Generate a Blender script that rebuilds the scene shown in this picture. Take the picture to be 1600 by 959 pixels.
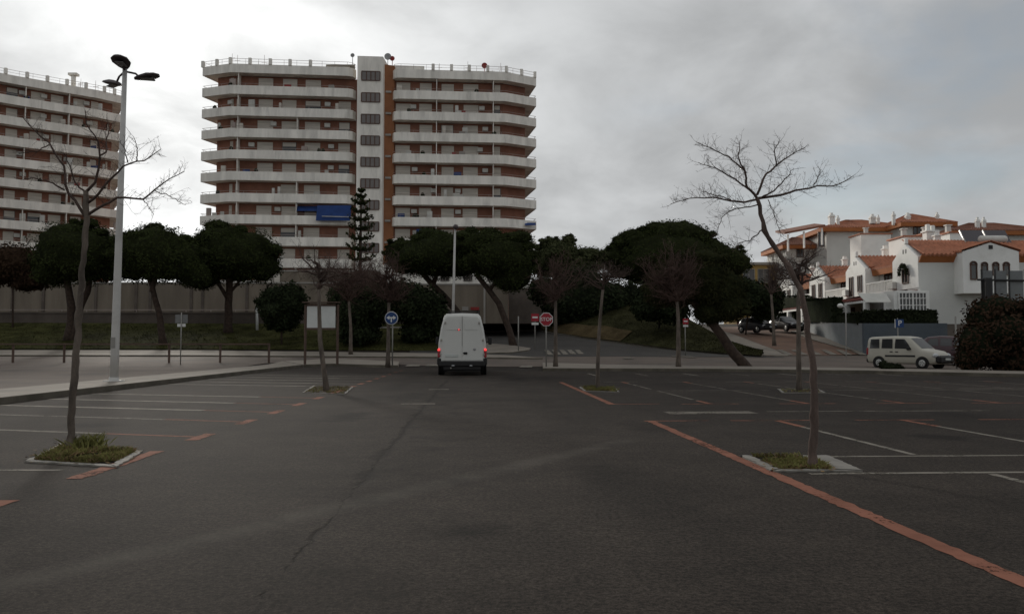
import bpy, math, random
from mathutils import Vector, noise
R = math.radians
sc = bpy.context.scene
for o in list(bpy.data.objects):
    bpy.data.objects.remove(o, do_unlink=True)
C = sc.collection

# ------------------------------------------------------------------ camera
EYE, F, TH = 1.2, 1250.0, R(2.771)
cam = bpy.data.cameras.new('camera'); cam.sensor_width = 36; cam.lens = 36 * F / 1600
cam.clip_start = .05; cam.clip_end = 8000
co = bpy.data.objects.new('camera', cam); C.objects.link(co)
co.location = (0, 0, EYE); co.rotation_euler = (math.pi / 2 + TH, 0, 0)
sc.camera = co
sc.view_settings.view_transform = 'Standard'; sc.view_settings.look = 'None'
sc.view_settings.exposure = 0; sc.view_settings.gamma = 1
sc.cycles.use_denoising = True
sc.cycles.max_bounces = 5

# ------------------------------------------------------------------ node helper
class NG:
    def __init__(s, tree): s.t = tree; s.n = tree.nodes; s.l = tree.links
    def node(s, typ, **kw):
        n = s.n.new(typ)
        for k, v in kw.items(): setattr(n, k, v)
        return n
    def put(s, sock, v):
        if hasattr(v, 'is_output') or isinstance(v, bpy.types.NodeSocket): s.l.new(v, sock)
        elif v is not None: sock.default_value = v
    def m(s, op, a, b=None, c=None, clamp=False):
        n = s.node('ShaderNodeMath', operation=op, use_clamp=clamp)
        s.put(n.inputs[0], a)
        if b is not None: s.put(n.inputs[1], b)
        if c is not None: s.put(n.inputs[2], c)
        return n.outputs[0]
    def v(s, op, a, b=None):
        n = s.node('ShaderNodeVectorMath', operation=op)
        s.put(n.inputs[0], a)
        if b is not None: s.put(n.inputs[1], b)
        return n.outputs['Value'] if op in ('DOT_PRODUCT', 'LENGTH') else n.outputs[0]
    def noise(s, vec, scale, detail=4, rough=.55, dist=0):
        n = s.node('ShaderNodeTexNoise')
        if vec is not None: s.put(n.inputs['Vector'], vec)
        n.inputs['Scale'].default_value = scale; n.inputs['Detail'].default_value = detail
        n.inputs['Roughness'].default_value = rough; n.inputs['Distortion'].default_value = dist
        return n.outputs['Fac']
    def ramp(s, x, a, b, lo=0., hi=1.):
        n = s.node('ShaderNodeMapRange', clamp=True, interpolation_type='SMOOTHSTEP')
        s.put(n.inputs[0], x)
        for i, q in enumerate((a, b, lo, hi)): n.inputs[i + 1].default_value = q
        return n.outputs[0]
    def mix(s, f, a, b):
        n = s.node('ShaderNodeMix', data_type='RGBA')
        s.put(n.inputs['Factor'], f)
        for sock, q in ((n.inputs['A'], a), (n.inputs['B'], b)):
            if isinstance(q, bpy.types.NodeSocket): s.l.new(q, sock)
            else: sock.default_value = tuple(q)[:3] + (1,)
        # colour sockets are the RGBA pair
        return n.outputs['Result']
def mixrgb(g, f, a, b):
    n = g.node('ShaderNodeMixRGB'); g.put(n.inputs[0], f)
    for i, q in ((1, a), (2, b)):
        if isinstance(q, bpy.types.NodeSocket): g.l.new(q, n.inputs[i])
        else: n.inputs[i].default_value = tuple(q)[:3] + (1,)
    return n.outputs[0]
NG.mix = lambda s, f, a, b: mixrgb(s, f, a, b)

# ------------------------------------------------------------------ sky (overcast, sun behind thin cloud to the left)
SUN_AZ, SUN_EL = R(-22.5), R(15)
SD = Vector((math.sin(SUN_AZ) * math.cos(SUN_EL), math.cos(SUN_AZ) * math.cos(SUN_EL), math.sin(SUN_EL)))
W = bpy.data.worlds.new('World'); sc.world = W; W.use_nodes = True
g = NG(W.node_tree); g.n.clear()
tc = g.node('ShaderNodeTexCoord').outputs['Generated']
sx = g.node('ShaderNodeSeparateXYZ'); g.l.new(tc, sx.inputs[0])
zz = g.m('ADD', g.m('MAXIMUM', sx.outputs[2], 0.0), 0.30)
cx = g.node('ShaderNodeCombineXYZ')
g.l.new(g.m('DIVIDE', sx.outputs[0], zz), cx.inputs[0]); g.l.new(g.m('DIVIDE', sx.outputs[1], zz), cx.inputs[1])
pv = cx.outputs[0]
na = g.noise(pv, 1.0, 3, .5, .3); nb = g.noise(pv, 2.8, 8, .55, .3)
cl = g.m('ADD', g.m('MULTIPLY', na, .55), g.m('MULTIPLY', nb, .45))
nis = g.node('ShaderNodeTexSky'); nis.sky_type = 'NISHITA'; nis.sun_disc = False
nis.sun_elevation = SUN_EL; nis.sun_rotation = SUN_AZ % (2 * math.pi)
skyb = g.v('SCALE', nis.outputs[0]); skyb.node.inputs['Scale'].default_value = .10
dot = g.m('MAXIMUM', g.v('DOT_PRODUCT', tc, tuple(SD)), 0.0)
glow = g.m('ADD', g.m('MULTIPLY', g.m('POWER', dot, 6.0), .13), g.m('MULTIPLY', g.m('POWER', dot, 30.0), .62))
lift = g.m('MULTIPLY_ADD', g.m('MAXIMUM', sx.outputs[2], 0.0), .35, 1.0)      # overcast sky: zenith brighter than horizon
hz = g.m('POWER', g.m('SUBTRACT', 1.0, g.m('MAXIMUM', sx.outputs[2], 0.0)), 7.0)                  # paler band of haze low down
lift = g.m('ADD', lift, g.m('MULTIPLY', hz, .55))
base = g.m('MULTIPLY', g.ramp(cl, .37, .63, .33, .49), lift)
glw = g.m('MULTIPLY', glow, g.ramp(cl, .36, .64, .5, 1.3))
cc = g.node('ShaderNodeCombineColor')
for i_, (kb_, kg_) in enumerate(((.975, 1.0), (1.0, .995), (1.02, .965))):
    g.l.new(g.m('ADD', g.m('MULTIPLY', base, kb_), g.m('MULTIPLY', glw, kg_)), cc.inputs[i_])
gap = g.m('MULTIPLY', g.ramp(g.noise(pv, 1.7, 5, .55, .4), .48, .68, 0, .42), g.ramp(dot, .75, .95, 1, 0))
col = g.mix(gap, cc.outputs[0], skyb)
bg = g.node('ShaderNodeBackground'); g.l.new(col, bg.inputs[0]); bg.inputs[1].default_value = 1.0
g.l.new(bg.outputs[0], g.node('ShaderNodeOutputWorld').inputs[0])

sl = bpy.data.lights.new('sun', 'SUN'); sl.energy = 3.0; sl.angle = R(12); sl.color = (1, .94, .85)
so = bpy.data.objects.new('sun', sl); C.objects.link(so); so.location = (0, 0, 60)
so.rotation_euler = (-SD).to_track_quat('-Z', 'Y').to_euler()

# ------------------------------------------------------------------ places: pixel rays to real points
def P(px, py, d):
    u, v = (px - 800) / F, (479.5 - py) / F
    y, z = math.cos(TH) - v * math.sin(TH), math.sin(TH) + v * math.cos(TH)
    t = d / y
    return Vector((u * t, d, EYE + z * t))
KN = [(-400, 0), (45, 0), (50, .18), (60, .52), (66, 1.1), (75, 2.1), (85, 3.0), (110, 4.2), (200, 6), (600, 9), (4000, 9)]
def T(y):
    for (a, za), (b, zb) in zip(KN, KN[1:]):
        if y <= b: return za + (zb - za) * (y - a) / (b - a)
    return KN[-1][1]
def G(px, py, lift=0.0):
    a, b = 1.5, 112.0
    for _ in range(60):
        mid = (a + b) / 2
        if P(px, py, mid).z > T(mid) + lift: a = mid
        else: b = mid
    p = P(px, py, a); return Vector((p.x, p.y, T(a) + lift))
LS, LC = math.sin(R(2.56)), math.cos(R(2.56))
def lot(u, v, z=0.0): return Vector((u * LC - v * LS, u * LS + v * LC, z))

# ------------------------------------------------------------------ mesh helper
class MB:
    def __init__(s): s.v = []; s.f = []; s.sm = []
    def add(s, vs, fs, smooth=False):
        o = len(s.v); s.v += [tuple(q) for q in vs]
        for f in fs: s.f.append([i + o for i in f]); s.sm.append(smooth)
        return s
    def quad(s, a, b, c, d): return s.add([a, b, c, d], [(0, 1, 2, 3)])
    def box(s, c, d, rz=0.0, bev=0.0):
        x, y, z = d[0] / 2, d[1] / 2, d[2] / 2
        ca, sa = math.cos(rz), math.sin(rz)
        def w(p): return (c[0] + p[0] * ca - p[1] * sa, c[1] + p[0] * sa + p[1] * ca, c[2] + p[2])
        if bev <= 0:
            vs = [w((i, j, k)) for k in (-z, z) for i, j in ((-x, -y), (x, -y), (x, y), (-x, y))]
            return s.add(vs, [(3, 2, 1, 0), (4, 5, 6, 7), (0, 1, 5, 4), (1, 2, 6, 5), (2, 3, 7, 6), (3, 0, 4, 7)])
        vs = []
        rings = [(x - bev, y - bev, -z), (x, y, -z + bev), (x, y, z - bev), (x - bev, y - bev, z)]
        for (a, b, k) in rings:
            vs += [w(p + (k,)) for p in ((-a + bev, -b), (a - bev, -b), (a, -b + bev), (a, b - bev), (a - bev, b), (-a + bev, b), (-a, b - bev), (-a, -b + bev))]
        fs = [tuple(range(7, -1, -1)), tuple(range(24, 32))]
        for r in range(3):
            for i in range(8):
                j = (i + 1) % 8; fs.append((r * 8 + i, r * 8 + j, r * 8 + 8 + j, r * 8 + 8 + i))
        return s.add(vs, fs)
    def extrude(s, poly, vec):
        n = len(poly); vec = Vector(vec)
        vs = [Vector(p) for p in poly] + [Vector(p) + vec for p in poly]
        fs = [tuple(range(n - 1, -1, -1)), tuple(range(n, 2 * n))] + [(i, (i + 1) % n, (i + 1) % n + n, i + n) for i in range(n)]
        return s.add(vs, fs)
    def tube(s, pts, rad, n=6, cap=True, smooth=True):
        pts = [Vector(p) for p in pts]
        if not hasattr(rad, '__len__'): rad = [rad] * len(pts)
        vs, fs = [], []
        ref = None
        for i, p in enumerate(pts):
            d = (pts[min(i + 1, len(pts) - 1)] - pts[max(i - 1, 0)])
            d = d.normalized() if d.length > 1e-9 else Vector((0, 0, 1))
            if ref is None: ref = Vector((1, 0, 0)) if abs(d.x) < .8 else Vector((0, 1, 0))
            a = (ref - d * ref.dot(d)).normalized(); b = d.cross(a); ref = a
            for k in range(n):
                t = 2 * math.pi * k / n
                vs.append(p + (a * math.cos(t) + b * math.sin(t)) * rad[i])
        for i in range(len(pts) - 1):
            for k in range(n):
                j = (k + 1) % n; fs.append((i * n + k, i * n + j, (i + 1) * n + j, (i + 1) * n + k))
        if cap:
            fs.append(tuple(range(n - 1, -1, -1))); e = (len(pts) - 1) * n; fs.append(tuple(range(e, e + n)))
        return s.add(vs, fs, smooth)
    def lathe(s, prof, c, axis='z', n=16, smooth=True):
        vs, fs = [], []
        for r, h in prof:
            for k in range(n):
                t = 2 * math.pi * k / n; a, b = r * math.cos(t), r * math.sin(t)
                q = {'z': (a, b, h), 'x': (h, a, b), 'y': (b, h, a)}[axis]
                vs.append((c[0] + q[0], c[1] + q[1], c[2] + q[2]))
        for i in range(len(prof) - 1):
            for k in range(n):
                j = (k + 1) % n; fs.append((i * n + k, i * n + j, (i + 1) * n + j, (i + 1) * n + k))
        fs.append(tuple(range(n - 1, -1, -1))); e = (len(prof) - 1) * n; fs.append(tuple(range(e, e + n)))
        return s.add(vs, fs, smooth)
    def blob(s, c, r, seed=0, amp=.2, freq=1.0, nu=18, nv=12, flat=1.0):
        vs, fs = [], []
        for i in range(nv + 1):
            th = math.pi * i / nv
            for k in range(nu):
                ph = 2 * math.pi * k / nu
                d = Vector((math.sin(th) * math.cos(ph), math.sin(th) * math.sin(ph), math.cos(th)))
                q = 1 + amp * noise.noise(d * freq * 2.2 + Vector((seed * 3.1, seed * 1.7, seed)))
                zq = d.z * r[2] * q
                if zq < 0: zq *= flat
                vs.append((c[0] + d.x * r[0] * q, c[1] + d.y * r[1] * q, c[2] + zq))
        for i in range(nv):
            for k in range(nu):
                j = (k + 1) % nu; fs.append((i * nu + k, (i + 1) * nu + k, (i + 1) * nu + j, i * nu + j))
        return s.add(vs, fs, True)
    def mesh(s, name, off=(0, 0, 0)):
        me = bpy.data.meshes.new(name)
        me.from_pydata([(p[0] - off[0], p[1] - off[1], p[2] - off[2]) for p in s.v], [], s.f)
        me.polygons.foreach_set('use_smooth', s.sm); me.update(); return me
ORG = {}
def thing(name, label, cat, loc, rz=0.0, group=None):
    o = bpy.data.objects.new(name, None); o.empty_display_size = .2
    o.location = loc; o.rotation_euler = (0, 0, rz); C.objects.link(o)
    o['label'] = label; o['category'] = cat
    if group: o['group'] = group
    return o
def origin(o):
    p = Vector((0, 0, 0))
    while o: p += o.location; o = o.parent
    return p
def part(mb, name, mat, parent=None, world=True, label=None):
    """world: the shape is given in world metres and moved into its thing's frame"""
    me = mb.mesh(name, origin(parent) if (parent and world) else (0, 0, 0))
    o = bpy.data.objects.new(name, me); C.objects.link(o)
    if mat: me.materials.append(mat)
    if parent: o.parent = parent
    if label: o['label'] = label
    return o
def share(me, name, parent, loc=(0, 0, 0), rz=0.0):
    o = bpy.data.objects.new(name, me); C.objects.link(o); o.parent = parent; o.location = loc; o.rotation_euler = (0, 0, rz); return o
def tag(o, label, cat, group=None, kind=None):
    if label: o['label'] = label
    if cat: o['category'] = cat
    if group: o['group'] = group
    if kind: o['kind'] = kind
    return o
def struct(mb, name, mat, kind='structure'):
    o = part(mb, name, mat); o['kind'] = kind; return o
def copy_tree(o, parent=None):
    c = o.copy(); C.objects.link(c); c.parent = parent
    for ch in list(o.children): copy_tree(ch, c)
    return c
def loft(mb, rows, smooth=False):
    n = len(rows[0]); vs = [p for r in rows for p in r]
    fs = [(i * n + k, i * n + k + 1, (i + 1) * n + k + 1, (i + 1) * n + k) for i in range(len(rows) - 1) for k in range(n - 1)]
    return mb.add(vs, fs, smooth)
def interp(pl, m):
    L = [0]
    for a, b in zip(pl, pl[1:]): L.append(L[-1] + (Vector(b) - Vector(a)).length)
    out = []
    for i in range(m):
        t = L[-1] * i / (m - 1); k = 0
        while k < len(pl) - 2 and L[k + 1] < t: k += 1
        f = (t - L[k]) / max(1e-9, L[k + 1] - L[k]); out.append(Vector(pl[k]).lerp(Vector(pl[k + 1]), min(1, f)))
    return out

# ------------------------------------------------------------------ materials
def mat(name, col, rough=.8, var=.15, scale=2.0, bump=0.0, bscale=30.0, metal=0.0, spec=.3, stretch=(1, 1, 1), dirt=None, dirt_amt=.5, dirt_scale=1.2, emit=0.0, trans=0.0):
    m_ = bpy.data.materials.new(name); m_.use_nodes = True
    g = NG(m_.node_tree); b = g.n['Principled BSDF']
    tcn = g.node('ShaderNodeTexCoord').outputs['Object']
    mp = g.node('ShaderNodeMapping'); g.l.new(tcn, mp.inputs[0]); mp.inputs['Scale'].default_value = stretch
    n1 = g.noise(mp.outputs[0], scale, 6, .6)
    lo = tuple(c * (1 - var) for c in col); hi = tuple(c * (1 + var) for c in col)
    c = g.mix(g.ramp(n1, .3, .7), lo, hi)
    if dirt:
        c = g.mix(g.m('MULTIPLY', g.ramp(g.noise(mp.outputs[0], dirt_scale, 8, .65, .4), .48, .72), dirt_amt), c, dirt)
    g.l.new(c, b.inputs['Base Color'])
    b.inputs['Roughness'].default_value = rough; b.inputs['Metallic'].default_value = metal
    b.inputs['Specular IOR Level'].default_value = spec
    if emit:
        b.inputs['Emission Color'].default_value = tuple(col) + (1,); b.inputs['Emission Strength'].default_value = emit
    if bump:
        bn = g.node('ShaderNodeBump'); bn.inputs['Strength'].default_value = bump; bn.inputs['Distance'].default_value = .02
        g.l.new(g.noise(tcn, bscale, 6, .6), bn.inputs['Height']); g.l.new(bn.outputs[0], b.inputs['Normal'])
    return m_
def worn(name, col, wear=.45, scale=6.0):
    """old road paint: the asphalt shows through where the paint has gone"""
    m_ = mat(name, col, .95, .18, 3, .2, 60, spec=.08)
    g = NG(m_.node_tree); b = g.n['Principled BSDF']; out = g.n['Material Output']
    pos = g.node('ShaderNodeNewGeometry').outputs['Position']
    n = g.m('ADD', g.m('MULTIPLY', g.noise(pos, scale * 4, 6, .7), .5), g.m('MULTIPLY', g.noise(pos, scale * .25, 4, .6), .5))
    f = g.ramp(n, wear - .07, wear + .07, 1, 0)
    tr = g.node('ShaderNodeBsdfTransparent'); mx = g.node('ShaderNodeMixShader')
    g.l.new(f, mx.inputs[0]); g.l.new(b.outputs[0], mx.inputs[1]); g.l.new(tr.outputs[0], mx.inputs[2]); g.l.new(mx.outputs[0], out.inputs[0])
    return m_
def asphalt():
    m_ = bpy.data.materials.new('asphalt'); m_.use_nodes = True
    g = NG(m_.node_tree); b = g.n['Principled BSDF']
    pos = g.node('ShaderNodeNewGeometry').outputs['Position']
    s_ = g.node('ShaderNodeSeparateXYZ'); g.l.new(pos, s_.inputs[0]); X, Y = s_.outputs[0], s_.outputs[1]
    big = g.noise(pos, .13, 4, .55, .5); midn = g.noise(pos, 1.1, 5, .6); fine = g.noise(pos, 34, 3, .7); grit = g.noise(pos, 110, 2, .8)
    k = g.m('MULTIPLY', g.ramp(big, .32, .68, .78, 1.2), g.ramp(midn, .28, .72, .82, 1.16))
    k = g.m('MULTIPLY', k, g.ramp(fine, .32, .68, .50, 1.55)); k = g.m('MULTIPLY', k, g.m('MULTIPLY', g.ramp(grit, .35, .72, .65, 1.75), g.ramp(g.noise(pos, 8, 4, .7), .3, .7, .82, 1.18)))
    # worn wheel tracks along the aisle
    u = g.m('ADD', X, g.m('MULTIPLY', Y, .0447))
    # open seam running up the aisle
    wob = g.m('ADD', g.m('MULTIPLY', g.m('SUBTRACT', g.noise(pos, 2.2, 6, .8), .5), .20), g.m('MULTIPLY', g.m('SUBTRACT', g.noise(pos, .3, 2), .5), .22))
    dist = g.m('ABSOLUTE', g.m('ADD', g.m('ADD', u, 1.02), wob))
    wide = g.m('MULTIPLY', g.ramp(g.noise(pos, 1.1, 5, .65), .42, .66, .008, .17), g.ramp(Y, 4.5, 8, .25, 1))
    seam = g.m('MULTIPLY', g.m('SUBTRACT', 1.0, g.m('DIVIDE', dist, wide), clamp=True), g.ramp(Y, 24, 32, 1, 0))
    k = g.m('MULTIPLY', k, g.m('SUBTRACT', 1.0, g.m('MULTIPLY', seam, .62)))
    # ravelled patches either side of the seam
    rav = g.m('MULTIPLY', g.m('MULTIPLY', g.ramp(g.m('ABSOLUTE', g.m('ADD', u, .7)), .3, 1.5, 1, 0), g.ramp(g.noise(pos, 1.3, 6, .65), .5, .68)), g.ramp(Y, 16, 26, 1, .35))
    k = g.m('MULTIPLY', k, g.m('SUBTRACT', 1.0, g.m('MULTIPLY', rav, .36)))
    for uc in (-2.35, -.75, 1.35):                                                     # tyre-polished wheel tracks
        k = g.m('MULTIPLY', k, g.m('SUBTRACT', 1.0, g.m('MULTIPLY', g.m('MULTIPLY', g.ramp(g.m('ABSOLUTE', g.m('SUBTRACT', u, uc)), .12, .55, 1, 0), g.ramp(g.noise(pos, .22, 3), .35, .65)), .24)))
    # oil stains, and one broad dark patch right of the van
    for (x0, y0, rx, ry, a) in ((-2.8, 13.6, .45, 1.1, .65), (-2.4, 19, .6, 2, .45), (5.6, 10.6, .5, .5, .5), (7.7, 14.0, .6, .7, .4), (-6.4, 12.2, .5, .5, .45), (-6.0, 16.4, .5, .6, .4), (-.2, 5.3, .22, .3, .4), (1.0, 29.5, 2.2, 2.0, .4), (-.2, 25, .5, 2.5, .25), (2.0, 12, .4, 1.2, .25), (.9, 7.6, .35, .8, .3)):
        dx = g.m('DIVIDE', g.m('SUBTRACT', X, x0), rx); dy = g.m('DIVIDE', g.m('SUBTRACT', Y, y0), ry)
        rr = g.m('SQRT', g.m('ADD', g.m('MULTIPLY', dx, dx), g.m('MULTIPLY', dy, dy)))
        rr = g.m('ADD', rr, g.m('MULTIPLY', g.m('SUBTRACT', g.noise(pos, 2.2, 5, .65), .5), 1.6))
        k = g.m('MULTIPLY', k, g.m('SUBTRACT', 1.0, g.m('MULTIPLY', g.ramp(rr, .25, 1.1, 1, 0), a)))
    # pale dusty track cutting across the aisle
    dl = g.m('ABSOLUTE', g.m('DIVIDE', g.m('SUBTRACT', g.m('SUBTRACT', X, g.m('MULTIPLY', Y, .65)), -5.2), 1.19))
    dl = g.m('ADD', dl, g.m('MULTIPLY', g.m('SUBTRACT', g.noise(pos, .7, 3), .5), .25))
    trk = g.m('MULTIPLY', g.ramp(dl, .0, .26, 1, 0), g.ramp(Y, 8.5, 11.5, 1, 0))
    trk = g.m('MULTIPLY', trk, g.ramp(midn, .3, .65, .35, 1))
    c = g.node('ShaderNodeVectorMath', operation='SCALE'); c.inputs[0].default_value = (.0325, .026, .021); g.l.new(k, c.inputs['Scale'])
    colr = g.mix(g.m('MULTIPLY', trk, .45), c.outputs[0], (.10, .088, .074))
    g.l.new(colr, b.inputs['Base Color']); b.inputs['Roughness'].default_value = .95; b.inputs['Specular IOR Level'].default_value = .12
    bn = g.node('ShaderNodeBump'); bn.inputs['Strength'].default_value = .5; bn.inputs['Distance'].default_value = .012
    g.l.new(g.m('ADD', g.m('ADD', fine, g.m('MULTIPLY', grit, .5)), g.m('MULTIPLY', seam, -2.0)), bn.inputs['Height']); g.l.new(bn.outputs[0], b.inputs['Normal'])
    return m_
def tiles(name, col):
    m_ = mat(name, col, .8, .22, 1.6, dirt=(.12, .075, .05), dirt_amt=.45, dirt_scale=.8)
    return m_
def foliage(name, col, var=.45):
    m_ = bpy.data.materials.new(name); m_.use_nodes = True
    g = NG(m_.node_tree); b = g.n['Principled BSDF']
    tcn = g.node('ShaderNodeTexCoord').outputs['Object']
    n = g.m('ADD', g.m('MULTIPLY', g.noise(tcn, .7, 3), .6), g.m('MULTIPLY', g.noise(tcn, 7, 3), .4))
    c = g.mix(g.ramp(n, .35, .65), tuple(q * (1 - var) for q in col), tuple(q * (1 + var) for q in col))
    g.l.new(c, b.inputs['Base Color']); b.inputs['Roughness'].default_value = 1.0; b.inputs['Specular IOR Level'].default_value = .02
    return m_
def glassy(name, col, rough=.12):
    return mat(name, col, rough, .1, .6, spec=.6)

M = {}
M['asphalt'] = asphalt()
M['street'] = mat('street_asphalt', (.125, .099, .081), .95, .16, .35, .3, 40, dirt=(.06, .057, .052), dirt_amt=.6, dirt_scale=.25)
M['hillroad'] = mat('hill_asphalt', (.05, .045, .04), .85, .2, .3, .3, 40)
M['pave'] = mat('pavement_concrete', (.23, .20, .165), .9, .13, .8, .3, 25, dirt=(.13, .12, .1), dirt_amt=.6, dirt_scale=.5)
M['kerb'] = mat('kerb_concrete', (.22, .205, .18), .9, .2, 1.2, .3, 25, dirt=(.1, .09, .075), dirt_amt=.7, dirt_scale=1.5)
M['kerb_face'] = mat('shaded_mossy_kerb_face', (.105, .092, .072), .95, .25, 1.5, .4, 25, dirt=(.06, .054, .038), dirt_amt=.7, dirt_scale=1.2)  # shade of the kerb face put into a darker colour, with a mossy tint
M['brickroad'] = mat('brick_paving', (.15, .088, .06), .9, .2, .6, .2, 20, dirt=(.09, .07, .055), dirt_amt=.6, dirt_scale=.4)
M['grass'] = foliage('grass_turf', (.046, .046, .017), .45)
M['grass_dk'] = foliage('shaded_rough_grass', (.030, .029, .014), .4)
M['drygrass'] = foliage('dry_grass', (.075, .056, .03), .35)
M['blade'] = foliage('grass_blades', (.16, .155, .055), .45)
M['blade_far'] = foliage('bank_grass_blades', (.034, .034, .014), .4)
M['deadblade'] = foliage('dead_grass_blades', (.19, .13, .07), .35)
M['soil'] = mat('soil', (.07, .05, .034), .95, .3, 8, .6, 30)
M['orange'] = worn('orange_paint', (.225, .098, .066), .40)
M['orange_old'] = worn('faded_orange_paint', (.19, .085, .058), .45)
M['whitep'] = worn('white_road_paint', (.21, .19, .16), .415)
M['white_far'] = worn('thick_white_bay_paint', (.27, .245, .205), .36)
M['white_old'] = worn('faded_white_paint', (.155, .138, .115), .44)
M['towerwhite'] = mat('stained_white_render', (.80, .765, .70), .85, .12, .9, stretch=(1, 1, .22), dirt=(.36, .34, .31), dirt_amt=.45, dirt_scale=.6)
M['towerbrick'] = mat('tower_red_brick', (.25, .115, .078), .9, .2, .5, dirt=(.15, .075, .055), dirt_amt=.5, dirt_scale=.5)
M['towerbrick2'] = mat('tower_orange_brick', (.27, .115, .055), .9, .14, .5)
M['soffit'] = mat('balcony_soffit', (.33, .31, .28), .9, .1, .5)
M['shutter'] = mat('cream_shutter', (.56, .52, .46), .7, .14, .9, stretch=(.3, .3, 6))
M['rail'] = mat('painted_rail', (.36, .30, .27), .6, .1, 1)
M['brownframe'] = mat('brown_window_frame', (.10, .055, .04), .6, .15, 2)
M['glass'] = glassy('dark_glass', (.035, .035, .036))
M['stairglass'] = glassy('grey_stair_glass', (.15, .13, .12), .3)
M['screenglass'] = glassy('windscreen_glass', (.03, .03, .032), .35)
M['blueawn'] = mat('blue_awning_cloth', (.016, .045, .16), .8, .15, 1.2)
M['ac'] = mat('air_conditioner_white', (.55, .54, .5), .6, .08, 2)
M['dishgrey'] = mat('dish_grey', (.3, .3, .3), .5, .1, 2)
M['dishred'] = mat('dish_red', (.28, .04, .035), .6, .1, 2)
M['podium'] = mat('podium_beige_render', (.19, .16, .125), .9, .16, .7, stretch=(1, 1, .18), dirt=(.13, .105, .082), dirt_amt=.5, dirt_scale=.4)
M['podium_lo'] = mat('dark_stained_wall', (.115, .095, .08), .9, .2, .5)
M['housewhite'] = mat('white_house_render', (.79, .785, .75), .85, .05, .4, dirt=(.5, .49, .45), dirt_amt=.4, dirt_scale=.5)
M['housegrey'] = mat('greyed_white_render', (.60, .60, .57), .85, .06, .4)
M['tile'] = tiles('terracotta_tiles', (.40, .16, .09))
M['tile_dk'] = tiles('brown_roof_tiles', (.22, .095, .06))
M['eave'] = mat('orange_eave', (.36, .13, .045), .85, .1, 1)
M['maroon'] = mat('maroon_tile_edge', (.16, .05, .04), .85, .2, 2)
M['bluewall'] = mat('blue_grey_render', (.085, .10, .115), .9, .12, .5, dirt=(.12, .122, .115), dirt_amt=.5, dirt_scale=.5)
M['bluewall_lit'] = mat('sunlit_blue_grey_render', (.20, .215, .22), .9, .12, .5, dirt=(.14, .14, .13), dirt_amt=.5, dirt_scale=.5)  # lit side of the same blue wall, the light put into a paler colour
M['yellow'] = mat('yellow_render', (.42, .29, .11), .9, .08, .5)
M['hedge'] = foliage('hedge_leaves', (.018, .022, .012))
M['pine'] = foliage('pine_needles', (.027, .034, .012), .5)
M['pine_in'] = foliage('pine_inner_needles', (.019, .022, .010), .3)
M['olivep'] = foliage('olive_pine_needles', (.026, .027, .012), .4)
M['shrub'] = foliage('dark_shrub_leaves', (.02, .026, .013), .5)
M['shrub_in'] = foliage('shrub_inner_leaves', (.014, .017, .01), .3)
M['rust'] = foliage('rusty_hedge_leaves', (.042, .026, .017), .4)
M['poplar'] = foliage('grey_green_leaves', (.05, .055, .026), .4)
M['bark'] = mat('grey_bark', (.13, .105, .085), .95, .4, 7, .9, 60, stretch=(1, 1, .3), dirt=(.055, .046, .04), dirt_amt=.7, dirt_scale=5)
M['barkpink'] = mat('pinkish_bark', (.125, .09, .075), .95, .4, 7, .9, 60, stretch=(1, 1, .3), dirt=(.05, .042, .036), dirt_amt=.7, dirt_scale=5)
M['twig'] = mat('brown_twigs', (.085, .058, .048), .95, .25, 4)
M['twigred'] = mat('reddish_dry_twigs', (.085, .052, .042), .95, .3, 4)
M['pinebark'] = mat('dark_pine_bark', (.05, .034, .026), .95, .35, 4, .7, 25)
M['white_metal'] = mat('pale_galvanised_steel', (.47, .455, .43), .5, .08, 1.5, dirt=(.33, .31, .28), dirt_amt=.5, dirt_scale=2, spec=.4)
M['pole'] = mat('grey_steel_pole', (.23, .22, .2), .55, .1, 2, spec=.4)
M['lampdark'] = mat('dark_lamp_housing', (.065, .05, .05), .5, .15, 2, spec=.4)
M['lamplens'] = mat('lamp_lens', (.16, .15, .145), .3, .1, 2, spec=.5)
M['globe'] = mat('white_globe', (.68, .67, .63), .4, .05, 2)
M['wood'] = mat('brown_wood', (.095, .062, .048), .85, .25, 2.5, .4, 20, stretch=(6, 6, .6))
M['board'] = mat('white_notice_panel', (.58, .59, .57), .6, .05, .8, dirt=(.45, .45, .42), dirt_amt=.5)
M['redsign'] = mat('red_sign_face', (.30, .018, .03), .5, .06, 2)
M['whitesign'] = mat('white_sign_face', (.62, .62, .6), .5, .06, 2)
M['bluesign'] = mat('blue_sign_face', (.015, .05, .16), .5, .06, 2)
M['signback'] = mat('grey_sign_back', (.16, .16, .155), .5, .1, 2)
M['vanwhite'] = mat('white_van_paint', (.57, .565, .53), .38, .04, .7, spec=.45, dirt=(.5, .49, .45), dirt_amt=.4, dirt_scale=1.2)
M['black'] = mat('black_plastic', (.018, .017, .017), .6, .2, 3)
M['rubber'] = mat('tyre_rubber', (.015, .0145, .014), .85, .2, 4)
M['rim'] = mat('silver_wheel_rim', (.5, .5, .48), .4, .1, 3, metal=.6)
M['redlit'] = mat('lit_brake_lamp', (1.0, .06, .06), .4, .05, 3, emit=1.0)
M['redlamp'] = mat('red_lamp_lens', (.28, .012, .018), .3, .1, 3, spec=.5)
M['headlamp'] = mat('clear_lamp_lens', (.45, .46, .46), .2, .1, 3, spec=.6)
M['plate'] = mat('plate_white', (.5, .52, .49), .5, .08, 2)
M['beigecar'] = mat('champagne_car_paint', (.43, .405, .34), .35, .04, 1, spec=.5)
M['darkred'] = mat('dark_red_car_paint', (.05, .02, .024), .3, .08, 1, spec=.5)
M['blackcar'] = mat('black_car_paint', (.014, .014, .016), .3, .08, 1, spec=.5)
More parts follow.
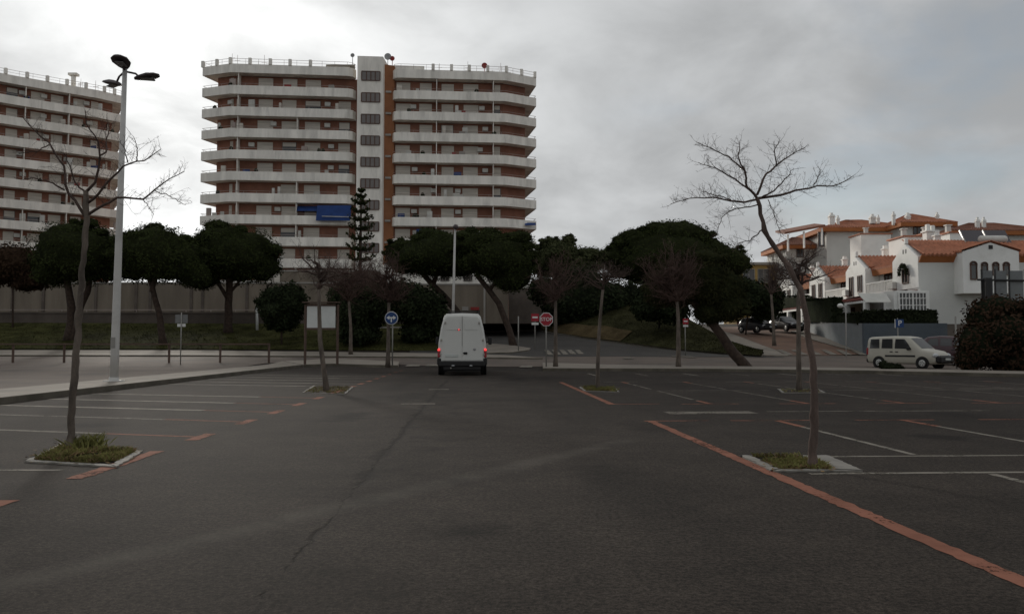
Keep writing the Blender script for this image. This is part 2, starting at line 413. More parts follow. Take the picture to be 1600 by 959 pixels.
M['greycar'] = mat('dark_grey_car_paint', (.035, .035, .04), .3, .08, 1, spec=.5)
M['screen'] = mat('grey_hoarding_sheet', (.17, .18, .18), .7, .1, .5, dirt=(.11, .11, .11), dirt_amt=.5, dirt_scale=.8)
M['darkframe'] = mat('dark_steel_frame', (.025, .024, .024), .6, .15, 2)
M['solar'] = glassy('solar_collector_glass', (.03, .022, .03), .2)
M['canvas'] = mat('pale_canvas_awning', (.5, .49, .45), .8, .08, 1)

# ------------------------------------------------------------------ ground, roads, pavements
mb = MB()
xs = [-3000, -600, -200, -100, -50, -25, 0, 25, 50, 100, 200, 600, 3000]
ys = [-400, -40, 0, 10, 20, 30, 40, 45, 50, 60, 66, 75, 85, 110, 200, 600, 4000]
loft(mb, [[(x, y, T(y)) for x in xs] for y in ys])
ground = struct(mb, 'parking_lot', M['asphalt'])

def sheet(name, near, far, m, lift, nx=60, ny=14, kind='structure'):
    a = interp([G(*q) for q in near], nx); b = interp([G(*q) for q in far], nx); rows = []
    for i in range(ny):
        t = i / (ny - 1)
        row = []
        for p, q in zip(a, b):
            w = p.lerp(q, t); row.append((w.x, w.y, T(w.y) + lift))
        rows.append(row)
    o = struct(loft(MB(), rows), name, M[m], kind); return o
def raised(name, near, far, m, h, nx=40, pts=False):
    a = interp([q if pts else G(*q) for q in near], nx); b = interp([q if pts else G(*q) for q in far], nx)
    mbk = MB(); top = lambda p: Vector((p.x, p.y, T(p.y) + h)); bot = lambda p: Vector((p.x, p.y, T(p.y) - .06))
    n_in = [p + (q - p).normalized() * min(.035, (q - p).length * .4) for p, q in zip(a, b)]
    loft(mbk, [[top(p) for p in n_in], [top(p.lerp(q, .5)) for p, q in zip(n_in, b)], [top(q) for q in b], [bot(q) for q in b]])
    loft(mbk, [[bot(a[0]), bot(b[0])], [top(a[0]), top(b[0])]]); loft(mbk, [[bot(a[-1]), bot(b[-1])], [top(a[-1]), top(b[-1])]])
    o = struct(mbk, name, M[m])
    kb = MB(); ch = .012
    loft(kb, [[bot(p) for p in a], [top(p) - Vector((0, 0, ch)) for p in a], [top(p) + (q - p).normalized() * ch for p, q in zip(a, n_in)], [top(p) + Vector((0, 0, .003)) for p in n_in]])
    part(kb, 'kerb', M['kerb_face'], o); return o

sheet('cross_street', [(-400, 660), (0, 612), (230, 592), (389, 571), (436, 565), (622, 570), (700, 573), (850, 573), (1010, 576), (1250, 580), (1400, 582), (1620, 587), (2100, 597)],
      [(-400, 555), (0, 555), (230, 555), (389, 556), (436, 556), (622, 557), (700, 558), (850, 557), (1010, 556), (1250, 556), (1400, 556), (1620, 557), (2100, 560)], 'street', .02, 90, 20)
sheet('hill_road', [(640, 557.5), (760, 558), (850, 557.5), (1010, 557), (1100, 558), (1225, 559)],
      [(640, 520), (760, 519), (838, 518), (908, 529), (1050, 547.5), (1225, 558)], 'hillroad', .035, 60, 24)
sheet('brick_street', [(1198, 557), (1240, 556), (1300, 556), (1352, 553.5), (1420, 553)], [(1105, 513), (1150, 511), (1190, 510), (1228, 512), (1240, 512)], 'brickroad', .05, 40, 30)
raised('left_pavement', [lot(-9.75, v) for v in (1, 8, 16, 24, 32, 40, 45.5)], [lot(-11.7, v) for v in (1, 8, 16, 24, 32, 40, 49)], 'pave', .14, 60, True)
raised('corner_pavement', [lot(-9.7, 45.6), G(520, 571.5), G(622, 574.2)], [lot(-11.6, 49.2), G(520, 563), G(624, 568)], 'pave', .137, 30, True)
raised('right_pavement', [(848, 579.5), (1100, 580.3), (1350, 583.5), (1620, 590), (2000, 601)], [(848, 570), (1100, 575), (1350, 579.5), (1620, 585), (2000, 594)], 'pave', .14, 60)
raised('far_pavement', [(-400, 557), (0, 557), (300, 557.2), (690, 560), (848, 562)], [(-400, 549), (0, 549), (300, 549.5), (690, 554), (790, 557)], 'pave', .12, 60)
raised('traffic_island', [(758, 553.5), (800, 552.5), (826, 549)], [(758, 538), (800, 541), (829, 546)], 'pave', .12, 20)
raised('hill_sidewalk', [(640, 521), (780, 519), (838, 518), (908, 529), (970, 537), (1050, 547), (1130, 553.5), (1190, 557.5)], [(640, 518), (780, 516), (838, 515.5), (908, 527), (970, 535), (1050, 545.2), (1130, 552), (1192, 556.5)], 'pave', .12, 50)
raised('brick_street_sidewalk', [(1234, 557), (1212, 548), (1150, 525), (1120, 515)], [(1192, 556.5), (1170, 548), (1110, 522), (1085, 512)], 'pave', .10, 30)
raised('wall_sidewalk', [(1352, 554), (1300, 541), (1262, 530), (1236, 519)], [(1372, 551), (1322, 537), (1280, 527), (1250, 517)], 'pave', .11, 30)

def bank(name, lo, hi, m, rows_n=10, nx=50, amp=.12, kind='structure', bulge=0.0):
    a = interp(lo, nx); b = interp(hi, nx); rows = []
    for i in range(rows_n):
        t = i / (rows_n - 1); r = []
        for p, q in zip(a, b):
            w = p.lerp(q, t); w.z += .3 * math.sin(math.pi * t) * bulge + amp * noise.noise(w * .5) * (1 if 0 < i < rows_n - 1 else 0) + .06; r.append(w)
        rows.append(r)
    o = struct(loft(MB(), rows, True), name, M[m], kind); return o, rows
lobank = [G(-420, 548), G(0, 546), G(300, 546), G(560, 548), G(700, 549)]
hibank = [P(x, y, 74) for x, y in ((-420, 504), (0, 505), (300, 506), (560, 507), (700, 507))]
_, bankrows = bank('grass_bank', lobank, hibank, 'grass')
def on_bank(px, t):
    a = P(px, 546.5, G(px, 546.5).y); b = P(px, 505.5, 74); return a.lerp(b, t)
hl = [G(838, 515.7, .1), G(908, 527.2, .1), G(970, 535.2, .1), G(1050, 545.4, .1), G(1130, 552.2, .1), G(1191, 556.6, .1)]
hh = [P(838, 498, 87), P(920, 480, 82), P(1000, 470, 79), P(1072, 497, 74), P(1130, 529, 68), P(1193, 554.8, G(1193, 556.6).y + .5)]
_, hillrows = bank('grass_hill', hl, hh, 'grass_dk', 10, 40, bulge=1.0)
dry = MB()
loft(dry, [[hillrows[0][i] + Vector((0, 0, .05)) for i in range(1, 20)], [hillrows[2][i] + Vector((0, 0, .12)) for i in range(1, 20)]])
struct(dry, 'dry_verge', M['drygrass'])
mb = MB()
loft(mb, [[P(-420, 505, 74) + Vector((0, 0, -.02)), P(845, 505, 74) + Vector((0, 0, -.02))], [P(-520, 505, 100) - Vector((0, 0, .6)), P(845, 505, 100) - Vector((0, 0, .6))]])
struct(mb, 'upper_terrace', M['podium_lo'])

# ------------------------------------------------------------------ painted lines (each a piece of the car park)
def pline(u0, v0, u1, v1, w, m, z=.005):
    z = {.005: .0025, .0065: .0032, .008: .004}[z]
    a, b = lot(u0, v0, z), lot(u1, v1, z); d = (b - a).normalized(); n = Vector((-d.y, d.x, 0)) * (w / 2)
    k_ = max(3, min(160, int((b - a).length / .07))); rg = random.Random(int(u0 * 977 + v0 * 131)); lo_, hi_ = [], []
    for i in range(k_ + 1):
        p = a.lerp(b, i / k_) + n * (.12 * noise.noise(Vector((a.x + i * .09, v0, 3)))); e = w * .10
        lo_.append(p - n + n.normalized() * rg.gauss(0, e * .5)); hi_.append(p + n + n.normalized() * rg.gauss(0, e * .5))
    return part(loft(MB(), [hi_, lo_]), 'painted_line', M[m], ground)
UL = -3.62
for v in (10.75, 12.85, 14.7, 16.6, 18.6, 23.6, 25.4, 27.3, 29.4, 31.5):
    L = .42 if v < 20 else .5
    pline(UL, v - .35, UL, v + L, .16, 'orange', .008)
    pline(UL, v + .02, UL - 1.45, v + .50, .09, 'orange' if v < 20 else 'whitep')
    pline(UL - 1.45, v + .5, UL - 6.0, v + 2.0, .11 if v < 14 else .17, 'whitep' if v < 14 else 'white_far')
    pline(UL - 5.2, v + 1.72, UL - 5.95, v + 1.97, .1, 'whitep', .0065)
for v0, v1 in ((7.45, 9.35), (5.7, 6.45), (3.4, 4.2), (20.2, 21.9)):
    pline(UL, v0, UL, v1, .16, 'orange', .008)
for v in (33.5, 36, 38.5): pline(UL + .0, v, UL, v + .7, .14, 'orange_old', .008)
pline(-4.0, 7.98, -9.6, 8.25, .085, 'whitep'); pline(-5.6, 9.55, -9.6, 9.95, .07, 'white_old')
pline(-4.9, 44.4, -7.6, 46.6, .35, 'white_old')
UR = 2.78
pline(UR, 2.2, UR, 12.75, .135, 'orange', .008); pline(UR, 16.35, UR, 26.3, .135, 'orange', .008)
pline(UR - .1, 12.72, UR + .95, 12.78, .10, 'orange_old'); pline(UR, 16.45, UR + 1.0, 16.45, .10, 'orange_old')
for k in range(1, 11):
    u = UR + 2.05 * k
    pline(u, 2.4, u, 7.35, .09, 'whitep' if k == 1 else 'white_old')
    pline(u, 8.7, u, 11.75, .08, 'whitep' if k < 3 else 'white_old'); pline(u, 11.7, u, 12.7, .11, 'orange', .008)
    pline(u - .75, 12.74, u + .55, 12.74, .10, 'orange_old')
    pline(u, 16.4, u, 17.3, .11, 'orange', .008); pline(u, 17.25, u, 21.2, .08, 'white_old'); pline(u - .6, 16.4, u + .6, 16.4, .10, 'orange_old')
    pline(u, 21.9, u, 25.5, .08, 'white_old'); pline(u, 25.4, u, 26.4, .12, 'orange_old', .008); pline(u - .6, 26.5, u + .6, 26.5, .11, 'white_old')
    pline(u, 32.2 - .1 * k, u, 34.6 - .1 * k, .12, 'whitep' if k % 2 else 'white_old')
pline(UR + 1.0, 8.58, UR + 22, 8.62, .075, 'whitep'); pline(UR + .35, 7.45, UR + 22, 7.40, .085, 'whitep')
pline(UR + 2.5, 21.35, UR + 22, 21.35, .09, 'white_old')
for a, b, v in ((3.4, 5.0, 14.25), (5.3, 9.5, 14.45), (11, 13, 14.3), (13.5, 16, 21.9)): pline(a, v, b, v + .05, .5 if a < 5 else .12, 'white_old', .0065)
pline(-1.55, 16.7, -.85, 16.72, .22, 'white_old'); pline(-1.3, 22.2, -.75, 22.2, .3, 'white_old')
def stripe(pts, m='whitep', lift=.05):
    vs = [G(*p) for p in pts]; vs = [Vector((q.x, q.y, T(q.y) + lift)) for q in vs]
    return part(MB().quad(*vs), 'painted_stripe', M[m], ground)
for x0, x1, y in ((633, 655, 571.5), (665, 685, 571), (811, 831, 573.2)):
    stripe([(x0, y + 1.6), (x1, y + 1.6), (x1 + 2, y - 1.2), (x0 + 4, y - 1.2)], 'whitep', .04)
for k in range(5):
    x = 856 + k * 12; stripe([(x - 6, 557), (x + 3, 557), (x + 2 + k * 2 - 8, 547), (x + k * 2 - 15, 547)] if False else [(x, 555.5 - k * .4), (x + 9, 555.5 - k * .4), (x + 1, 547.5), (x - 6, 547.5)], 'whitep', .06)
for k in range(6):
    x = 1213 + k * 23; stripe([(x + 16, 555.5), (x + 27, 555.5), (x + 9, 547.5), (x, 547.5)], 'whitep', .07)
stripe([(975, 562), (990, 562), (986, 558.5), (973, 558.5)], 'white_old', .06); stripe([(1050, 558.5), (1090, 560), (1080, 557.5), (1050, 556.5)], 'white_old', .06)
stripe([(315, 552.2), (335, 552.2), (335, 550.8), (315, 550.8)], 'whitep', .15)

# ------------------------------------------------------------------ foliage builders
def leaf(vs, fs, p, n, s, rnd, wd=.55):
    """one small pointed leaf card"""
    a = Vector((rnd.uniform(-1, 1), rnd.uniform(-1, 1), rnd.uniform(-1, 1))); a = (a - n * a.dot(n))
    if a.length < 1e-3: a = n.orthogonal()
    a.normalize(); b = n.cross(a); o = len(vs)
    vs += [p - a * s, p + b * s * wd, p + a * s * 1.1, p - b * s * wd]; fs.append((o, o + 1, o + 2, o + 3))
def crown_mesh(lobes, n, size, seed, amp=.22, flat=.55, inner=.86, up=.35, wd=.55):
    rnd = random.Random(seed); core = MB(); vs, fs = [], []
    tot = sum(l[1][0] * l[1][2] for l in lobes)
    for li, (c, r) in enumerate(lobes):
        core.blob(c, tuple(q * inner for q in r), seed + li, amp, 1.0, 16, 10, flat)
        m = int(n * r[0] * r[2] / tot)
        for _ in range(m):
            d = Vector((rnd.gauss(0, 1), rnd.gauss(0, 1), rnd.gauss(0, 1))).normalized()
            q = 1 + amp * noise.noise(d * 2.2 + Vector(((seed + li) * 3.1, (seed + li) * 1.7, seed + li)))
            q *= rnd.uniform(.76, 1.06) + (.05 if rnd.random() < .14 else 0)
            p = Vector((c[0] + d.x * r[0] * q, c[1] + d.y * r[1] * q, c[2] + d.z * r[2] * q * (flat if d.z < 0 else 1)))
            nn = (d + Vector((rnd.uniform(-.8, .8), rnd.uniform(-.8, .8), rnd.uniform(-.8, .8) + up))).normalized()
            leaf(vs, fs, p, nn, size * rnd.uniform(.6, 1.4), rnd, wd)
    lv = MB(); lv.add(vs, fs); return core, lv
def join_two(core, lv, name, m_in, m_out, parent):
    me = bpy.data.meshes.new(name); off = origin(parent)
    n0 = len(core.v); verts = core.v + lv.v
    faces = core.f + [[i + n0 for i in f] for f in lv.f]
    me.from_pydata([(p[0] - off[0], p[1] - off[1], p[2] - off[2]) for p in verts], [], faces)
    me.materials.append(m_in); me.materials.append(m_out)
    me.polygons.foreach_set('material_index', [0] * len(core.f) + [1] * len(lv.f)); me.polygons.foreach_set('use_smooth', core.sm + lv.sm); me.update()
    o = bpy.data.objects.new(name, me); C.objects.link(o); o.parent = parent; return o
def pxlobes(lst, d, depth=1.0):
    """crown lumps measured on the photograph at distance d: (x, y, half width, half height, nearer by)"""
    out = []
    for (x, y, rx, ry, *dd) in lst:
        dl = d + (dd[0] if dd else 0); k = dl / F
        out.append((P(x, y, dl), (rx * k, rx * k * depth, ry * k)))
    return out
def pine(label, base, trunks, lobes, d, seed, n=4200, size=.26, m='pine', cat='pine tree', group=None, name='pine_tree', flat=.82, min_='pine_in', bark='pinebark'):
    t = thing(name, label, cat, base, 0, group)
    for pts, r0, r1 in trunks:
        w = [Vector(p) for p in pts]; w = interp(w, 10)
        w = [p + Vector((noise.noise(p * .6) * .12, noise.noise(p * .6 + Vector((5, 5, 5))) * .12, 0)) if 0 < i else p - Vector((0, 0, .3)) for i, p in enumerate(w)]
        part(MB().tube(w, [r0 + (r1 - r0) * i / 9 + (.35 * r0 if i == 0 else 0) for i in range(10)], 9), 'trunk', M[bark], t)
    rl_ = random.Random(seed * 7 + 1); extra = []
    for (x, y, rx, ry, *dd) in lobes:
        for _ in range(5):
            an = rl_.uniform(-.5, 3.64); q = rl_.uniform(.82, 1.04); s_ = rl_.uniform(.16, .34)
            extra.append((x + math.cos(an) * rx * q, y - math.sin(an) * ry * q * (1 if math.sin(an) > 0 else .8), rx * s_, rx * s_ * .62, (dd[0] if dd else 0) + rl_.uniform(-1, 1)))
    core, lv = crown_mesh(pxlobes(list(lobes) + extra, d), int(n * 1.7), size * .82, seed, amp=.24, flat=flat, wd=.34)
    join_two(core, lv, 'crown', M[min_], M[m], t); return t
def twigs(mb_, path, rnd, n, L, r, lvl=2, droop=0.0, sides=3, spread=1.0):
    tot = len(path) - 1
    for i in range(n):
        f = .12 + .88 * (i + rnd.random()) / n; k = min(tot - 1, int(f * tot)); p = path[k].lerp(path[k + 1], f * tot - k)
        d = (path[k + 1] - path[k]).normalized()
        side = Vector((rnd.gauss(0, 1), rnd.gauss(0, 1), rnd.gauss(.25, .8))).normalized()
        dd = (d * rnd.uniform(.4, 1.0) + side * spread).normalized(); l = L * rnd.uniform(.45, 1.15) * (1.15 - .5 * f)
        pts = [p]; q = dd
        for s in range(4):
            q = (q + Vector((rnd.gauss(0, .13), rnd.gauss(0, .13), rnd.gauss(.05 - droop, .13)))).normalized(); pts.append(pts[-1] + q * l / 4)
        mb_.tube(pts, [r, r * .8, r * .62, r * .48, r * .3], sides, False)
        if lvl > 0: twigs(mb_, pts, rnd, rnd.randint(2, 4), l * .5, r * .6, lvl - 1, droop, sides, spread)
def jitter_path(pts, rnd, a, m):
    w = interp(pts, m)
    return [p + Vector((rnd.gauss(0, a), rnd.gauss(0, a), rnd.gauss(0, a))) if 0 < i < m - 1 else p for i, p in enumerate(w)]
def bare_tree(label, d, trunk, limbs, seed, r0, rtop, group, barkm='bark', twl=.32, twn=14, tw_r=.0045, name='bare_tree', base_lift=0.0):
    rnd = random.Random(seed); b = P(trunk[0][0], trunk[0][1], d)
    t = thing(name, label, 'tree', b, 0, group)
    tp = interp([P(x, y, d + 0.0) for x, y in trunk], 34)
    tp = [p + Vector((rnd.gauss(0, .006), rnd.gauss(0, .006), 0)) for p in tp]; tp[0] = tp[0] - Vector((0, 0, .08))
    rr = [r0 + (rtop - r0) * (i / 33) ** .9 for i in range(34)]; rr[0] *= 1.35; rr[1] *= 1.12
    rr = [q * rnd.uniform(.92, 1.1) * (1.22 if rnd.random() < .1 else 1) for q in rr]
    tb = MB().tube(tp, rr, 14)
    tb.v = [tuple(Vector(q) + Vector((noise.noise(Vector(q) * 19), noise.noise(Vector(q) * 19 + Vector((9, 0, 0))), 0)) * r0 * .09) for q in tb.v]
    part(tb, 'trunk', M[barkm], t)
    for pts, ra, rb in limbs:
        sgn = rnd.uniform(-1, 1); n_ = len(pts)
        wl = [P(x, y, d + sgn * .4 * (i / (n_ - 1)) * (d / 9)) for i, (x, y) in enumerate(pts)]
        w = jitter_path(wl, rnd, .005 * d / 9, 14)
        ra *= .86; br = MB(); br.tube(w, [ra + (rb - ra) * i / 13 for i in range(14)], 7)
        Ltot = sum((a - c).length for a, c in zip(w, w[1:]))
        twigs(br, w, rnd, max(5, int(twn * Ltot / .9)), twl, tw_r, 2)
        part(br, 'branch', M['twig'], t)
    return t
def bush_tree(label, d, trunk, crown, seed, r0, group=None, tw='twigred', n=26, dens=9, name='bare_tree', barkm='bark', tr=.008):
    """a further bare tree: trunk, then a fan of fine branches filling its crown"""
    rnd = random.Random(seed); k = d / F; b = P(trunk[0][0], trunk[0][1], d); t = thing(name, label, 'tree', b, 0, group)
    tp = interp([P(x, y, d) for x, y in trunk], 9); top = tp[-1]; tp[0] = tp[0] - Vector((0, 0, .1))
    part(MB().tube(tp, [r0 * (1.25 if i == 0 else 1 - .4 * i / 8) for i in range(9)], 9), 'trunk', M[barkm], t)
    cx_, cy_, rx, ry = crown; cen = P(cx_, cy_, d); br = MB()
    lead = jitter_path([top, top.lerp(cen, .6) + Vector((rnd.gauss(0, .1) * rx * k, 0, 0)), cen + Vector((0, 0, ry * k * .55))], rnd, .02 * rx * k, 10)
    br.tube(lead, [max(tr * .4, r0 * .6 * (1 - j / 9)) for j in range(10)], 6)
    for i in range(n):
        dr = Vector((rnd.gauss(0, 1), rnd.gauss(0, 1), rnd.gauss(.15, .8))).normalized(); q = rnd.uniform(.6, 1.0)
        end = cen + Vector((dr.x * rx * k * q, dr.y * rx * k * q, dr.z * ry * k * q))
        mid = top.lerp(end, .4) + Vector((dr.x * rx * k * .18, dr.y * rx * k * .18, rnd.uniform(-.1, .3) * rx * k * .5))
        st_ = lead[rnd.choice((0, 0, 1, 2, 3, 4, 5, 6))]; mid = mid + (st_ - top) * .5; w = jitter_path([st_, mid, end], rnd, .02 * rx * k, 8)
        br.tube(w, [max(tr * .5, r0 * .45 * (1 - j / 7)) + tr * .25 for j in range(8)], 5)
        twigs(br, w, rnd, dens + 3, rx * k * .48, tr * .8, 2, .03)
    part(br, 'crown', M[tw], t); return t
def shrub(label, base, lobes, d, seed, n=2500, size=.22, m='shrub', min_='shrub_in', cat='bush', name='bush', flat=.9, group=None, stem=True):
    t = thing(name, label, cat, base, 0, group)
    core, lv = crown_mesh(pxlobes(lobes, d), n, size, seed, .3, flat, .84, .2)
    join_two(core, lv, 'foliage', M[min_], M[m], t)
    if stem:
        top = P(lobes[0][0], lobes[0][1], d); part(MB().tube([Vector(base) - Vector((0, 0, .2)), Vector(base).lerp(top, .5), top], [.09, .07, .05], 7), 'trunk', M['pinebark'], t)
    return t
def blades(mb_, pts, rnd, h, lean=.5, w=.012):
    for p in pts:
        a = rnd.uniform(0, 6.283); hh_ = h * rnd.uniform(.4, 1.25); dx = Vector((math.cos(a), math.sin(a), 0))
        l = Vector((rnd.gauss(0, lean), rnd.gauss(0, lean), 0)) * hh_
        p = Vector(p); mb_.add([p - dx * w, p + dx * w, p + l * .5 + Vector((0, 0, hh_ * .65)) + dx * w * .6, p + l + Vector((0, 0, hh_))], [(0, 1, 2), (0, 2, 3)])

# ------------------------------------------------------------------ apartment towers
def seg_hit(px, pl):
    """where the view line through column px crosses a plan polyline"""
    u = (px - 800) / F * 1.0
    best = None
    for a, b in zip(pl, pl[1:]):
        k = u / (math.cos(TH) - .18 * math.sin(TH)); den = (b.x - a.x) - k * (b.y - a.y)
        if abs(den) < 1e-9: continue
        t = (k * a.y - a.x) / den
        if -1e-4 <= t <= 1 + 1e-4:
            q = a.lerp(b, t); dn = (b - a).normalized()
            if best is None or q.y < best[0].y: best = (q, dn)
    return best
def offset_pl(pl, w):
    out = []
    for i, p in enumerate(pl):
        ns = []
        if i > 0: d = (pl[i] - pl[i - 1]).normalized(); ns.append(Vector((-d.y, d.x, 0)))
        if i < len(pl) - 1: d = (pl[i + 1] - pl[i]).normalized(); ns.append(Vector((-d.y, d.x, 0)))
        n = sum(ns, Vector((0, 0, 0))).normalized(); out.append(p + n * (w / max(.5, n.dot(ns[0]))))
    return out
SP = 2.985; ZT = P(436, 103, 109.3).z; BH = 1.22
def tower_wing(t, F_, nfl, shut, fins, acs, rnd, zbase, roofposts, Wb):
    """F_: plan polyline of the balcony fronts, left to right as seen"""
    Wl = offset_pl(Wb, 1.45); In = offset_pl(F_, .13)
    up = lambda p, z: Vector((p.x, p.y, z))
    wall = MB(); back = [p + Vector((2 if i == 0 else 0, 11, 0)) for i, p in enumerate(Wl)]
    ring = Wl + [Wl[-1] + Vector((Wl[-1].x / Wl[-1].y * 9 - .6, 9, 0)), Wl[0] + Vector((3.2, 9, 0))]
    wall.extrude([up(p, zbase) for p in ring], (0, 0, ZT - 1.25 - zbase)); part(wall, 'wall', M['towerbrick'], t)
    for k in range(nfl):
        zt = ZT - k * SP; zb = zt - BH; b = MB()
        n = len(F_)
        loft(b, [[up(p, zb) for p in F_], [up(p, zt) for p in F_], [up(p, zt) for p in In], [up(p, zb + .22) for p in In]])
        slab = In + Wl[::-1]
        b.add([up(p, zb + .22) for p in slab], [tuple(range(len(slab)))]); b.add([up(p, zb + .004) for p in slab], [tuple(range(len(slab) - 1, -1, -1))])
        loft(b, [[up(p, zb) for p in F_], [up(p, zb) for p in In]])
        for e in (0, -1): b.quad(up(F_[e], zb), up(In[e], zb), up(In[e], zt), up(F_[e], zt))
        part(b, 'roof_parapet' if k == 0 else 'balcony', M['towerwhite'], t)
        if k == 0:
            roof = MB(); roof.extrude([up(p, zt - .9) for p in In + [ring[-2], ring[-1]]], (0, 0, .2)); part(roof, 'roof', M['soffit'], t)
        rl = MB(); pl_ = [p.lerp(q, .5) for p, q in zip(F_, In)]; hgt = .30 if k else .75
        rl.tube([up(p, zt + hgt) for p in pl_], .028, 5, True, False)
        if k == 0: rl.tube([up(p, zt + hgt * .5) for p in pl_], .02, 4, True, False)
        L = sum((a - c).length for a, c in zip(pl_, pl_[1:])); m_ = max(3, int(L / 1.6))
        for p in interp(pl_, m_): rl.tube([up(p, zt - .01), up(p, zt + hgt)], .02, 4, False, False)
        part(rl, 'railing', M['rail'], t)
        if k == 0: continue
        z0, z1 = zb + .22, zt + SP - BH                      # floor to soffit
        for (xa, xb, kind) in shut:
            if rnd.random() < .05: continue
            xa2, xb2 = xa + rnd.uniform(-.8, .8), xb + rnd.uniform(-.8, .8)
            ha, hb = seg_hit(xa2, Wl), seg_hit(xb2, Wl)
            if not ha or not hb: continue
            pa, pb = ha[0], hb[0]; d = (pb - pa).normalized(); nn = Vector((d.y, -d.x, 0))
            top = z1 - .30 - rnd.choice((0, 0, .05)); open_ = rnd.random() < .13
            w = (pb - pa).length; cen = (pa + pb) / 2; rz = math.atan2(d.y, d.x)
            fr = MB(); fr.box((cen.x + nn.x * .03, cen.y + nn.y * .03, (z0 + top) / 2), (w + .12, .1, top - z0 + .08), rz)
            if open_:
                f_o = part(fr, 'window', M['glass'], t)
                hs = MB(); dz = (top - z0) * rnd.uniform(.2, .5)
                hs.box((cen.x + nn.x * .1, cen.y + nn.y * .1, top - dz / 2), (w, .05, dz), rz); part(hs, 'shutter', M['shutter'], f_o)
            else: part(fr, 'shutter', M['shutter'], t)
        for x in fins:
            h0, h1 = seg_hit(x, Wl), seg_hit(x, In)
            if not h0 or not h1 or rnd.random() < .2: continue
            a, c = h0[0], h0[0] + (Vector((h0[1].y, -h0[1].x, 0)) * 1.3)
            d = (c - a).normalized(); pp = Vector((-d.y, d.x, 0)) * .05
            part(MB().extrude([up(a - pp, z0), up(c - pp, z0), up(c + pp, z0), up(a + pp, z0)], (0, 0, z1 - z0 - .003)), 'partition', M['towerwhite'], t)
        for x in acs:
            if rnd.random() < .62: continue
            h0 = seg_hit(x + rnd.uniform(-5, 5), Wl)
            if not h0: continue
            d = h0[1]; nn = Vector((d.y, -d.x, 0)); c = h0[0] + nn * .25
            part(MB().box((c.x, c.y, z1 - .75), (.8, .3, .58), math.atan2(d.y, d.x), .04), 'air_conditioner', M['ac'], t)
    for k in range(1, nfl - 1):
        zt = ZT - k * SP
        for _ in range(4):
            q = rnd.random(); i0 = 1 if len(F_) > 4 else 0; p = interp(In[i0:i0 + 3], 80)[int(3 + q * 74)] + Vector((0, .25, 0)); kind = rnd.random()
            if kind < .4: part(MB().box((p.x, p.y, zt + .1), (rnd.uniform(.4, 1.0), .04, rnd.uniform(.5, .9))), 'laundry', M[rnd.choice(('ac', 'blueawn', 'canvas', 'dishred', 'soffit'))], t)
            elif kind < .65: part(MB().blob((p.x, p.y, zt + .18), (.3, .25, .35), rnd.random() * 9, .35, 2, 9, 7), 'pot_plant', M['shrub'], t)
            else: part(MB().box((p.x, p.y + .2, zt + .45), (rnd.uniform(.25, .9), .3, rnd.uniform(.7, 1.5)), 0, .03), 'balcony_cupboard', M[rnd.choice(('ac', 'shutter', 'canvas', 'rail'))], t)
    for x in roofposts:
        h0 = seg_hit(x, F_)
        if h0: p = h0[0] + Vector((0, .07, 0)); part(MB().box((p.x, p.y, ZT + .42), (.42, .34, .9), 0, .03), 'roof_post', M['towerwhite'], t)
    for _ in range(7):
        q = rnd.random(); i0 = int(12 + q * 34); f6 = interp(F_, 60); dd_ = (f6[i0 + 1] - f6[i0]).normalized(); p = f6[i0] + Vector((-dd_.y, dd_.x, 0)) * rnd.uniform(2.5, 6)
        part(MB().tube([up(p, ZT - .8), up(p, ZT + rnd.uniform(1.5, 2.6))], .025, 4).tube([up(p, ZT + 1.4) - Vector((.4, 0, 0)), up(p, ZT + 1.4) + Vector((.4, 0, 0))], .02, 4), 'antenna', M['rail'], t)
rnd = random.Random(11)
def V2(px, d): q = P(px, 300, d); return Vector((q.x, d, 0))
tw = thing('apartment_tower', 'tall white balconied apartment tower with central stair shaft and blue awnings, behind the van', 'apartment block', (-20, 112, T(112)))
L2 = V2(551, 110.0)
Fl = [V2(313, 109.9) + Vector((3.0, 8.5, 0)), V2(313, 109.9), V2(357, 108.4), V2(542, 109.9), V2(550, 110.3), V2(555, 111.2)]
Fr = [V2(612, 111.6), V2(615, 110.8), V2(622, 110.6), V2(790, 111.8), V2(838, 114.3), V2(838, 114.3) + Vector((-1.6, 8.5, 0))]
SHL = [(330, 340, 0), (360, 373, 0), (403, 425, 0), (441, 462, 0), (477, 499, 0), (529, 546, 0)]
SHR = [(619, 640, 0), (656, 674, 0), (690, 708, 0), (724, 746, 0), (772, 781, 0), (824, 830, 0)]
tower_wing(tw, Fl, 11, SHL, (374, 466), (362, 392, 432, 504, 515), rnd, T(112), (314, 336, 357, 388, 420, 451, 483), Fl[:3] + [V2(557, 110.0)])
tower_wing(tw, Fr, 11, SHR, (682, 770), (650, 681, 714, 754, 762), rnd, T(112), (676, 705, 733, 762, 791, 815, 836), [V2(611, 110.5)] + Fr[3:])
